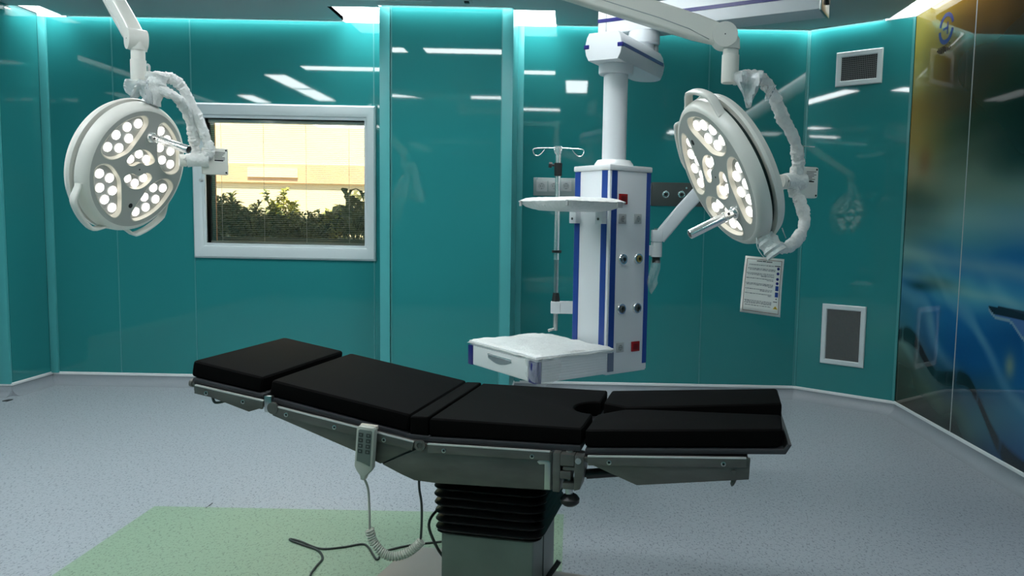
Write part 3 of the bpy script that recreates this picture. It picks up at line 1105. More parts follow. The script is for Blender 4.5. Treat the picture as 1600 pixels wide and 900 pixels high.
# ================================================================== CEILING PENDANT
pen = thing('ceiling_pendant', 'white ceiling pendant column with blue stripes and gas outlets', 'medical pendant', (.213, 4.156, .63))
FC = V(.185, 3.95)                       # front upright corner
LD = V(-.62, .785).normalized()          # along the left face, going back
RD = V(LD.y, -LD.x)                      # along the right face
CW = .295
ZB, ZT = .630, 1.735
def pm(origin, xd):
    """frame: x along xd, y inward (z up)"""
    yd = Vector((0, 0, 1)).cross(xd)
    return Matrix(((xd.x, yd.x, 0, origin.x), (xd.y, yd.y, 0, origin.y), (0, 0, 1, origin.z), (0, 0, 0, 1)))
MR = pm(FC, RD)                          # right face: x 0..CW, y>0 into the column
MLf = pm(FC + LD * CW, -LD)              # left face: x 0..CW from the far edge to the corner
bm = NB()
box(bm, 0, CW, 0, CW, ZB, ZT - .03, .006, M=MR)
body = obj('column_body', bm, M_pend, pen)
bm = NB(); box(bm, -.005, CW + .005, -.005, CW + .005, ZT - .03, ZT, .007, M=MR); obj('column_lid', bm, M_white, pen)
bm = NB(); box(bm, .004, CW - .004, .004, CW - .004, ZB - .006, ZB + .006, .003, M=MR); obj('column_foot', bm, M_pend, pen)
for M_, xs in ((MR, (.012, .262)), (MLf, (.006, .232))):
    for x in xs:
        wd = .038 if M_ is MR and x < .1 else (.030 if M_ is MR else .045)
        bm = NB(); box(bm, x, x + wd, -.0025, .004, ZB + .035, ZT - .031, .001, M=M_); obj('blue_stripe', bm, M_blue, pen, smooth=False)
# fittings on the right face, measured as (pixel) on that plane
def onface(px, py, M_):
    d = _fw + _rt * ((px - CX) / FPX) + _up * ((450 - py) / FPX)
    n = Vector((M_[0][1], M_[1][1], 0))
    o = Vector((M_[0][3], M_[1][3], 0))
    c0 = Vector((0, 0, CAMZ))
    P = c0 + d * (((o - c0).dot(n)) / d.dot(n))
    return M_.inverted() @ P
def face_m(M_, px, py):
    q = onface(px, py, M_)
    return M_ @ Matrix.Translation((q.x, 0, q.z))
for px, py in ((973, 311), (992, 541)):
    bm = NB(); box(bm, -.029, .029, -.008, 0, -.027, .027, .002, M=face_m(MR, px, py)); o = obj('red_socket', bm, M_red, pen)
    bm = NB(); box(bm, -.018, .018, -.0092, -.006, -.017, .017, .001, M=face_m(MR, px, py)); obj('flap', bm, mat('red_dark', (.16, .003, .004, 1), .4), o)
for px, py in ((972, 342), (996, 342), (968, 543)):
    socket(pen, face_m(MR, px, py), .026)
gas_outlet(pen, face_m(MR, 972, 405), .030, M_steel_light)
gas_outlet(pen, face_m(MR, 996, 404), .030, M_brass)
gas_outlet(pen, face_m(MR, 969.5, 482.5), .030, M_gasplate)
gas_outlet(pen, face_m(MR, 994, 481), .030, M_gasplate)
# pole and upper arm
PC = V(.213, 4.156)
bm = NB(); cyl(bm, (PC.x, PC.y, ZT), (PC.x, PC.y, 2.28), .0655, seg=40); obj('pole', bm, M_pend, pen)
bm = NB(); lathe(bm, [(.066, .035), (.090, .034), (.105, .014), (.108, 0)], Matrix.Translation((PC.x, PC.y, ZT)), 40); obj('pole_flange', bm, M_white, pen)
bm = NB(); lathe(bm, [(.067, -.052), (.090, -.050), (.0935, -.044), (.0935, 0)], Matrix.Translation((PC.x, PC.y, 2.277)), 40); obj('pole_collar', bm, M_pend, pen)
AD = V(.47, .883).normalized()
AN = V(AD.y, -AD.x)
MA = Matrix(((AD.x, AN.x, 0, PC.x), (AD.y, AN.y, 0, PC.y), (0, 0, 1, 0), (0, 0, 0, 1)))   # x along arm, y to the right
az0, az1 = 2.275, 2.415
sec = [(-.112, .070), (-.100, .118), (-.086, .140), (.086, .140), (.100, .118), (.112, .070), (.104, .030), (.088, .0), (-.088, .0), (-.104, .030)]
def arm_sec(x, k=1., zz=1.):
    return [MA @ Vector((x, y * k, az0 + z * zz)) for y, z in sec]
bm = NB()
secs = [arm_sec(-.165, .95), arm_sec(-.155, 1.0)]
for k in range(0, 9):
    t_ = k / 8
    x = .40 + .11 * math.sin(R(88 * t_))
    secs.append(arm_sec(x, max(.06, math.cos(R(88 * t_)))))
sweepsec(bm, secs)
arm = obj('extension_arm', bm, M_pend, pen)
for sgn in (1, -1):
    bm = NB(); box(bm, -.15, .40, sgn * .112 - .002, sgn * .112 + .002, az0 + .062, az0 + .080, M=MA); obj('blue_stripe', bm, M_blue, arm, smooth=False)
    bm = NB(); box(bm, -.1675, -.150, sgn * .097 - .016, sgn * .097 + .016, az0 + .060, az0 + .082, .004, M=MA); obj('stripe_end', bm, M_navy, arm)
bm = NB(); box(bm, .08, .20, -.012, .012, az0 - .002, az0 + .004, .002, M=MA); obj('slot', bm, M_gasplate, arm)
PV = MA @ Vector((.37, 0, 0))
bm = NB(); lathe(bm, [(.060, 2.405), (.060, 2.462), (.088, 2.464), (.092, 2.470), (.092, 2.53)], Matrix.Translation((PV.x, PV.y, 0)), 40); obj('pivot', bm, M_pend, pen)
bm = NB(); box(bm, .385, .415, .052, .075, 2.414, 2.458, .004, M=MA); obj('brake_cover', bm, M_grey, pen)
# ceiling beam carrying the pendant
beam = thing('pendant_beam', 'long white ceiling beam with blue stripe above the pendant', 'beam', (.95, 4.18, 2.53))
BD = V(.872, -.489).normalized()
BP = V(BD.y * -1, BD.x)     # away from camera
MB_ = Matrix(((BD.x, BP.x, 0, .12), (BD.y, BP.y, 0, 4.545), (0, 0, 1, 2.53), (0, 0, 0, 1)))
BL = 1.262
bm = NB(); box(bm, .055, BL, 0, .19, 0, .147, .006, M=MB_); obj('beam_box', bm, M_pend, beam)
bm = NB(); box(bm, 0, .053, 0, .19, 0, .147, .006, M=MB_); obj('end_cap', bm, M_white, beam)
for y in (-.0015, .1915):
    bm = NB(); box(bm, .0, BL, y - .0018, y + .0018, .066, .086, M=MB_); obj('blue_stripe', bm, M_navy, beam, smooth=False)
bm = NB(); box(bm, BL, BL + .012, -.003, .193, -.006, .15, .003, M=MB_); obj('end_plate', bm, M_steel_light, beam)
bm = NB(); cyl(bm, MB_ @ Vector((BL + .012, .10, .06)), MB_ @ Vector((BL + .03, .10, .06)), .018); obj('cable_gland', bm, M_plastic_black, beam)
q = MB_ @ Vector((.98, .095, 0))
bm = NB(); cyl(bm, (q.x, q.y, 2.677), (q.x, q.y, H - .02), .07, seg=32); obj('drop_tube', bm, M_pend, beam)
bm = NB(); lathe(bm, [(.071, -.05), (.15, -.045), (.16, -.03), (.16, 0)], Matrix.Translation((q.x, q.y, H)), 40); obj('ceiling_flange', bm, M_white, beam)

# wrapped upper shelf
SR = V(.262, 3.812); SO = -V(RD.x, RD.y)      # towards the camera-left
SFc = SR + SO * .36
shelf = thing('pendant_shelf', 'flat shelf wrapped in white bubble film on the pendant', 'shelf', (SFc.x, SFc.y, 1.50))
MSh = pm(SFc + LD * .43, -LD)                 # x: from far-left front corner to near front corner, y inward to the column
bm = NB()
rn = random.Random(11)
nx, ny = 16, 14
def shelf_pt(i, j, top):
    u, v = i / nx, j / ny
    x, y = u * .43, v * .36
    e = min(u, 1 - u, v, 1 - v)
    bul = min(1, e / .12)
    bul = bul ** .5
    if top:
        z = 1.534 + .020 * bul + rn.uniform(-.0012, .0012)
    else:
        z = 1.532 - .032 * bul - .016 * math.sin(math.pi * u) * bul + rn.uniform(-.001, .001)
    return MSh @ Vector((x, y, z))
T = [[bm.verts.new(shelf_pt(i, j, True)) for j in range(ny + 1)] for i in range(nx + 1)]
Bq = [[bm.verts.new(shelf_pt(i, j, False)) for j in range(ny + 1)] for i in range(nx + 1)]
for i in range(nx):
    for j in range(ny):
        bm.faces.new((T[i][j], T[i + 1][j], T[i + 1][j + 1], T[i][j + 1]))
        bm.faces.new((Bq[i][j], Bq[i][j + 1], Bq[i + 1][j + 1], Bq[i + 1][j]))
for i in range(nx):
    bm.faces.new((T[i][0], Bq[i][0], Bq[i + 1][0], T[i + 1][0]))
    bm.faces.new((T[i][ny], T[i + 1][ny], Bq[i + 1][ny], Bq[i][ny]))
for j in range(ny):
    bm.faces.new((T[0][j], T[0][j + 1], Bq[0][j + 1], Bq[0][j]))
    bm.faces.new((T[nx][j], Bq[nx][j], Bq[nx][j + 1], T[nx][j + 1]))
obj('wrapped_tray', bm, M_wrap, shelf)
for x, y in ((.02, 0), (.41, 0)):
    bm = NB(); box(bm, x - .008, x + .008, y - .003, y + .004, 1.508, 1.536, .001, M=MSh); obj('tape', bm, M_grey, shelf, smooth=False)
bm = NB(); box(bm, .4265, .433, .30, .335, 1.506, 1.536, .001, M=MSh); obj('tape', bm, M_grey, shelf, smooth=False)
for x in (.012, .232):
    bm = NB(); box(bm, x - .012, x + .045, -.034, -.0005, 1.425, 1.500, .003, M=MLf); o = obj('bracket', bm, M_pend, shelf)
    q = MLf @ Vector((x + .016, -.034, 1.45))
    nd = Vector((MLf[0][1], MLf[1][1], 0))
    bm = NB(); cyl(bm, q, q - nd * .004, .007, seg=12); obj('screw', bm, M_gasplate, o)

# wrapped drawer unit
DR = V(.2235, 3.86); DFc = V(-.165, 3.555)
drw = thing('drawer_unit', 'white drawer unit with navy corners wrapped in clear bubble film', 'drawer unit', (DFc.x, DFc.y, .655))
MD = pm(DFc + LD * .628, -LD)      # x along the front 0..628, y into the unit
dz0, dz1 = .655, .79
bm = NB(); box(bm, .004, .624, .006, .49, dz0, dz1 - .022, .004, M=MD); obj('drawer_body', bm, M_pend, drw)
bm = NB(); box(bm, .0, .628, .0, .494, dz1 - .024, dz1 - .004, .006, M=MD); obj('shelf_plate', bm, M_white, drw)
bm = NB(); box(bm, .050, .560, -.003, .008, dz0 + .006, dz1 - .028, .003, M=MD); fr = obj('drawer_front', bm, M_white, drw)
# recessed crescent grip
bm = NB()
pts = [(.205, dz0 + .082)] + [(.205 + .215 * k / 12, dz0 + .082 - .036 * math.sin(math.pi * min(1, .12 + k / 12 * .8)) ** .8) for k in range(13)] + [(.42, dz0 + .082)]
prism(bm, pts, -.006, -.001, 'y', M=MD); gp = obj('grip_recess', bm, M_steel_light, fr)
bm = NB(); box(bm, .203, .424, -.009, -.001, dz0 + .080, dz0 + .088, .002, M=MD); obj('grip_lip', bm, M_chrome, gp)
for x0, x1 in ((-.002, .040), (.570, .630)):
    bm = NB(); box(bm, x0, x1, -.003, .03, dz0, dz1 - .03, .002, M=MD); obj('corner_block', bm, M_navy, drw)
bm = NB(); box(bm, .6245, .6285, .452, .492, dz0 + .01, dz1 - .028, .001, M=MD); obj('corner_block', bm, mat('slate_strip', (.12, .15, .22, 1), .4), drw)
for k in range(7):     # ribbed side
    z = dz0 + .012 + k * .0135
    bm = NB(); box(bm, .6235, .6262, .035, .448, z, z + .010, .001, M=MD); obj('side_rib', bm, M_pend, drw, smooth=False)
# film draped over the top and hanging at the near corner
bm = NB()
rn = random.Random(5)
nx, ny = 26, 22
G = []
for i in range(nx + 1):
    row = []
    for j in range(ny + 1):
        u, v = i / nx, j / ny
        x, y = -.006 + u * .640, -.006 + v * .504
        wr = .006 * abs(math.sin(9 * u + 6 * v + 2 * MN.noise(Vector((u * 4, v * 4, 0))))) + .004 * MN.noise(Vector((u * 9, v * 9, 2)))
        e = min(u, 1 - u, v, 1 - v)
        z = dz1 - .003 + max(0, wr) + rn.uniform(0, .001)
        if e < .001:
            z -= .016
        row.append(bm.verts.new(MD @ Vector((x, y, z))))
    G.append(row)
for i in range(nx):
    for j in range(ny):
        bm.faces.new((G[i][j], G[i + 1][j], G[i + 1][j + 1], G[i][j + 1]))
o = obj('bubble_film_top', bm, M_wrap, drw)
sol = o.modifiers.new('thickness', 'SOLIDIFY'); sol.thickness = .002
bm = NB()
prof = []
for i in range(15):
    t_ = i / 14
    # path around the near corner: along front then along side
    s = -.075 + t_ * .23
    if s < 0:
        p = (.634 + s, -.008 - .005 * math.sin(i * 2.1))
    else:
        p = (.634 + .005 * math.sin(i * 1.7), -.008 + s)
    prof.append(p)
rows = []
for i, p in enumerate(prof):
    zlo = dz0 - .012 + .05 * (abs(i - 8) / 8) ** 1.5 + rn.uniform(-.006, .006)
    rows.append([bm.verts.new(MD @ Vector((p[0] + rn.uniform(-.002, .002), p[1] + rn.uniform(-.002, .002) - .006 * math.sin(k * 1.1 + i), dz1 - .006 + (zlo - dz1 + .006) * k / 6))) for k in range(7)])
for a, b in zip(rows, rows[1:]):
    for k in range(6):
        bm.faces.new((a[k], b[k], b[k + 1], a[k + 1]))
o = obj('bubble_film_corner', bm, film_mat('loose_corner_film', .16), drw)
sol = o.modifiers.new('thickness', 'SOLIDIFY'); sol.thickness = .0012

# infusion pole on the pendant
IY = 4.25
ip = at(869, 300, IY)
IX = at(870, 380, IY).x
iv = thing('infusion_pole', 'chrome infusion pole with wire hooks on the pendant side', 'infusion pole', (IX, IY, .81))
ztop = at(870, 232, IY).z
bm = NB(); cyl(bm, (IX, IY, .818), (IX, IY, ztop - .62), .0135, seg=18); obj('lower_tube', bm, M_steel_light, iv)
bm = NB(); cyl(bm, (IX, IY, ztop - .62), (IX, IY, ztop), .0155, seg=18); up = obj('upper_tube', bm, M_chrome, iv)
for sgn in (-1, 1):
    bm = NB()
    tube(bm, [(IX, IY, ztop + .004), (IX + sgn * .06, IY, ztop + .002), (IX + sgn * .125, IY, ztop - .001), (IX + sgn * .142, IY, ztop - .012), (IX + sgn * .132, IY, ztop - .036), (IX + sgn * .112, IY, ztop - .040), (IX + sgn * .092, IY, ztop - .026), (IX + sgn * .076, IY, ztop - .006)], .0028, 8, sm=5)
    obj('hook', bm, M_chrome, iv)
    bm = NB()
    tube(bm, [(IX, IY, ztop + .004), (IX + sgn * .006, IY - .03, ztop + .003), (IX + sgn * .02, IY - .09, ztop), (IX + sgn * .016, IY - .10, ztop - .03), (IX + sgn * .008, IY - .08, ztop - .04)], .0028, 8, sm=5)
    obj('hook', bm, M_chrome, iv)
bm = NB(); cyl(bm, (IX, IY, ztop - .004), (IX, IY, ztop + .012), .019, seg=18); obj('hook_hub', bm, M_chrome, iv)
zc = at(866, 261, IY).z
bm = NB(); cyl(bm, (IX, IY, zc - .05), (IX, IY, zc + .022), .021, .023, seg=18); cl = obj('clamp', bm, M_plastic_black, iv)
bm = NB(); cyl(bm, (IX - .018, IY, zc + .01), (IX - .034, IY, zc + .01), .007, seg=12); cyl(bm, (IX - .034, IY, zc + .01), (IX - .052, IY, zc + .012), .016, seg=14); obj('clamp_knob', bm, M_plastic_black, cl)
zr = at(870, 393, IY).z
bm = NB(); cyl(bm, (IX, IY, zr - .007), (IX, IY, zr + .007), .027, seg=20); obj('stop_ring', bm, M_plastic_black, iv)
zk = at(872, 465, IY).z
bm = NB(); cyl(bm, (IX, IY, zk - .03), (IX, IY, zk + .028), .025, .017, seg=20); obj('stop_cone', bm, M_plastic_black, iv)
zb2 = at(880, 480, IY).z
bm = NB(); box(bm, IX - .028, IX + .028, IY - .028, IY + .028, zb2 - .035, zb2 + .033, .006)
box(bm, IX + .02, .035, IY - .022, IY + .022, zb2 - .035, zb2 + .033, .004); obj('bracket', bm, M_pend, iv)
bm = NB(); tube(bm, [(IX, IY, .826), (IX - .02, IY - .015, .824), (IX - .04, IY - .02, .818)], .008, 8, sm=4); obj('foot_hook', bm, M_steel_light, iv)

# side arm of the pendant
ga = thing('pendant_side_arm', 'grey white folding side arm rising from the pendant column', 'support arm', (.47, 4.15, 1.25))
gb = at(1026, 375, 4.15)
bm = NB(); cyl(bm, (gb.x, 4.15, gb.z - .092), (gb.x, 4.15, gb.z - .012), .031, seg=24); obj('lower_sleeve', bm, M_white, ga)
bm = NB(); box(bm, gb.x - .030, gb.x + .030, 4.12, 4.18, gb.z - .010, gb.z + .055, .006); obj('knuckle', bm, M_pend, ga)
bm = NB(); cyl(bm, (gb.x, 4.15, gb.z + .055), (gb.x, 4.15, gb.z + .064), .015, seg=16); obj('cap', bm, M_steel_light, ga)
ge = at(1104, 287, 4.15)
dd = (ge - gb).normalized(); nn = Vector((-dd.z, 0, dd.x))
bm = NB()
secs = []
for p in (gb + Vector((.012, 0, .012)), gb.lerp(ge, .5) + Vector((.004, 0, .01)), ge):
    secs.append([p + nn * a + Vector((0, b, 0)) for a, b in rrect(.036, .026, .010, 3)])
sweepsec(bm, secs); obj('arm_tube', bm, M_pend, ga)
bm = NB(); cyl(bm, ge + Vector((0, -.04, 0)), ge + Vector((0, .04, 0)), .04, seg=24); obj('upper_joint', bm, M_pend, ga)
bm = NB(); cyl(bm, (gb.x, 4.15, gb.z - .125), (gb.x, 4.15, gb.z - .092), .022, seg=16); obj('grip_ring', bm, M_plastic_black, ga)
bm = NB(); box(bm, .405, gb.x - .02, 4.13, 4.17, gb.z - .085, gb.z - .03, .004); obj('wall_bracket', bm, M_pend, ga)
bm = NB()
rows = []
rn = random.Random(21)
for i in range(6):
    x = gb.x - .03 + .055 * i / 5
    rows.append([bm.verts.new((x + .012 * math.sin(k * .9) * (k / 7) - .015 * k / 7, 4.125 + .02 * math.sin(i * 1.3 + k * .8), gb.z - .11 - .19 * k / 7 * (1 - .35 * abs(i - 2) / 3))) for k in range(8)])
for a, b in zip(rows, rows[1:]):
    for k in range(7):
        bm.faces.new((a[k], b[k], b[k + 1], a[k + 1]))
fm = film_mat('thin_clear_film', .16)
o = obj('loose_film', bm, fm, ga); sol = o.modifiers.new('thickness', 'SOLIDIFY'); sol.thickness = .0008

# ================================================================== SURGICAL LAMPS
def polar(r, a):
    return (r * math.cos(R(a)), r * math.sin(R(a)))
PET = [polar(.200, 8)] + [polar(.232, a) for a in (13, 24, 36, 48, 60, 72, 80)] + [polar(.200, 86), polar(.152, 86), polar(.108, 64), polar(.104, 50), polar(.118, 34), polar(.165, 14)]
PET = chaikin(PET, 2)
PLED = [(.196, 20), (.196, 37), (.196, 55), (.192, 73), (.146, 39), (.142, 63)]
KID = [polar(.040, -58)] + [polar(.088, a) for a in (-58, -40, -20, 0, 20, 40, 60, 76)] + [polar(.062, 86), polar(.036, 76)] + [polar(.030, a) for a in (45, 12, -20)]
KID = chaikin(KID, 2)
KLED = [(.061, 58), (.064, 12), (.061, -36)]

def head(t, Mh):
    """lamp head in its own frame: z = beam direction, x = towards the stem"""
    pets = []
    for sx_, sy_ in ((1, 1), (1, -1), (-1, 1), (-1, -1)):
        pets.append(([(x * sx_, y * sy_) for x, y in PET][::(1 if sx_ * sy_ > 0 else -1)], [(sx_ * polar(r, a)[0], sy_ * polar(r, a)[1]) for r, a in PLED], .0190))
    for s in (1, -1):
        pets.append(([(x * s, y * s) for x, y in KID], [(s * polar(r, a)[0], s * polar(r, a)[1]) for r, a in KLED], .0180))
    # face sheet with openings
    bm = NB()
    es = []
    def loop(pts, z=0.):
        vv = [bm.verts.new((x, y, z)) for x, y in pts]
        return vv, [bm.edges.new((vv[i], vv[(i + 1) % len(vv)])) for i in range(len(vv))]
    NS = 96
    v0, e0 = loop([polar(.252, 360 * k / NS) for k in range(NS)])
    es += e0
    for p, _, _ in pets:
        es += loop(p)[1]
    bmesh.ops.triangle_fill(bm, edges=es, use_beauty=True, use_dissolve=False)
    for v in bm.verts:
        v.co = Mh @ v.co
    obj('lamp_face', bm, M_lampface, t)
    bm = NB()
    lathe(bm, [(.252, 0), (.262, -.002), (.272, -.012), (.279, -.028), (.281, -.045), (.255, -.046)], Mh, 96)
    obj('front_housing', bm, M_lampbody, t)
    bm = NB()
    lathe(bm, [(.262, -.044), (.262, -.066)], Mh, 96)
    obj('gap_ring', bm, M_lampgap, t)
    bm = NB()
    lathe(bm, [(.255, -.064), (.284, -.0645), (.287, -.076), (.276, -.098), (.240, -.116), (.16, -.128), (0, -.130)], Mh, 96)
    obj('back_shell', bm, M_lampbody, t)
    for p, leds, lr in pets:
        dp = .016
        bm = NB()
        A = [bm.verts.new(Mh @ Vector((x, y, .0012))) for x, y in p]
        cx_ = sum(q[0] for q in p) / len(p); cy_ = sum(q[1] for q in p) / len(p)
        n = len(p)
        O = [bm.verts.new(Mh @ Vector((cx_ + (x - cx_) * 1.035, cy_ + (y - cy_) * 1.035, .0006))) for x, y in p]
        B = [bm.verts.new(Mh @ Vector((cx_ + (x - cx_) * .93, cy_ + (y - cy_) * .93, -dp))) for x, y in p]
        for i in range(n):
            j = (i + 1) % n
            bm.faces.new((A[i], A[j], B[j], B[i]))
            bm.faces.new((O[i], O[j], A[j], A[i]))
        pod = obj('led_pod', bm, M_petal, t)
        bm = NB()
        B = [bm.verts.new(Mh @ Vector((cx_ + (x - cx_) * .95, cy_ + (y - cy_) * .95, -dp + .0004))) for x, y in p]
        B2 = [bm.verts.new(Mh @ Vector((cx_ + (x - cx_) * .95, cy_ + (y - cy_) * .95, -dp - .003))) for x, y in p]
        f1 = bm.faces.new(B); f2 = bm.faces.new(B2[::-1])
        for i in range(n):
            bm.faces.new((B[i], B2[i], B2[(i + 1) % n], B[(i + 1) % n]))
        bmesh.ops.triangulate(bm, faces=[f1, f2])
        obj('reflector', bm, M_podfloor, pod, smooth=False)
        for x, y in leds:
            bm = NB()
            lathe(bm, [(lr, -dp + .0006), (lr, -dp + .005), (lr * .8, -dp + .009), (lr * .4, -dp + .011), (0, -dp + .0115)], Mh @ Matrix.Translation((x, y, 0)), 20)
            obj('led', bm, M_led, pod)
    # centre dot and small sensor
    bm = NB(); lathe(bm, [(.0035, .0), (.0035, .001), (0, .001)], Mh, 10); obj('aim_dot', bm, M_dark, t)
    bm = NB(); lathe(bm, [(.0105, .0), (.0105, .0012), (0, .0012)], Mh @ Matrix.Translation((-.160, -.012, 0)), 18); obj('camera_port', bm, M_dark, t)
    # sterile handle
    Hm = Mh @ Matrix.Translation((.146, -.004, 0))
    bm = NB(); lathe(bm, [(.024, 0), (.024, .010), (.020, .016), (.0165, .017), (.0165, .048), (.0125, .050), (.0125, .052)], Hm, 24); hd = obj('sterile_handle', bm, M_chrome, t)
    bm = NB(); lathe(bm, [(.0125, .050), (.0175, .054), (.0175, .188), (.0165, .192), (.0138, .192), (.0138, .176), (0, .176)], Hm, 24); obj('handle_sleeve', bm, M_chrome, hd)
    bm = NB(); lathe(bm, [(.0136, .178), (0, .1785)], Hm, 20); obj('handle_bore', bm, M_dark, hd)
    for s in (-1, 1):
        bm = NB(); cyl(bm, Hm @ Vector((0, s * .0163, .034)), Hm @ Vector((0, s * .0172, .034)), .005, seg=10); obj('handle_hole', bm, M_dark, hd)
    # rim grips
    for s in (1, -1):
        secs = []
        N = 18
        for k in range(N + 1):
            a = 114 + 56 * k / N
            q = min(1, min(k, N - k) / 4.5)
            q = q * q * (3 - 2 * q)
            rad = .272 + .040 * q
            c, sn = math.cos(R(a)), math.sin(R(a)) * s
            secs.append([Mh @ Vector((c * (rad + x), sn * (rad + x), -.030 + y)) for x, y in rrect(.0075, .016, .006, 3)])
        bm = NB(); sweepsec(bm, secs); obj('rim_grip', bm, M_lampbody, t)

def wrap_tube(name, t, pts, r, seed, sm=9, rough=.13):
    rn = random.Random(seed)
    bm = NB()
    tube(bm, pts, lambda q: r * (1 + .10 * math.sin(q * 21 + seed) + .06 * math.sin(q * 57)), 14, sm=sm, rough=rough, rnd=rn)
    return obj(name, bm, M_wrap, t)

def film_flap(t, cen, w, h, seed, m=None, tipx=0.):
    rn = random.Random(seed)
    bm = NB()
    nx, nz = 9, 9
    rows = []
    for i in range(nx + 1):
        u = i / nx - .5
        row = []
        for k in range(nz + 1):
            v = k / nz
            taper = 1 - .85 * v ** 1.6
            row.append(bm.verts.new(cen + Vector((u * w * taper + tipx * v + rn.uniform(-.002, .002), .025 * math.sin(u * 9 + v * 4) - .02, -v * h * (1 - .12 * abs(u)) + rn.uniform(-.002, .002)))))
        rows.append(row)
    for a, b in zip(rows, rows[1:]):
        for k in range(nz):
            bm.faces.new((a[k], b[k], b[k + 1], a[k + 1]))
    o = obj('film_flap', bm, m or M_film, t)
    s = o.modifiers.new('thickness', 'SOLIDIFY'); s.thickness = .001
    return o

def spring_arm(t, p0, p1, side, hh=.043, ww=.030, taper=1.0):
    """box arm from the elbow p0 to the far end p1"""
    d = (p1 - p0).normalized()
    u = side.normalized()
    n = u.cross(d).normalized()
    if n.z < 0:
        n = -n
    bm = NB()
    secs = []
    L = (p1 - p0).length
    for s, k in ((0, .80), (.05, .86), (.13, .98), (.3, 1.0), (.75, 1.0), (.92, 1.05), (1, 1.0)):
        p = p0 + d * L * s
        secs.append([p + n * a * k + u * b for a, b in rrect(hh * taper, ww, .012, 4)])
    sweepsec(bm, secs)
    o = obj('spring_arm', bm, M_lampbody, t)
    bm = NB()
    for b in (-1, 1):
        tube(bm, [p0 + d * L * s - n * hh * taper * k + u * b * (ww + .0002) for s, k in ((.06, .75), (.16, .42), (.3, .30), (.95, .30))], .0016, 6)
    obj('arm_seam', bm, M_grey, o)
    return o

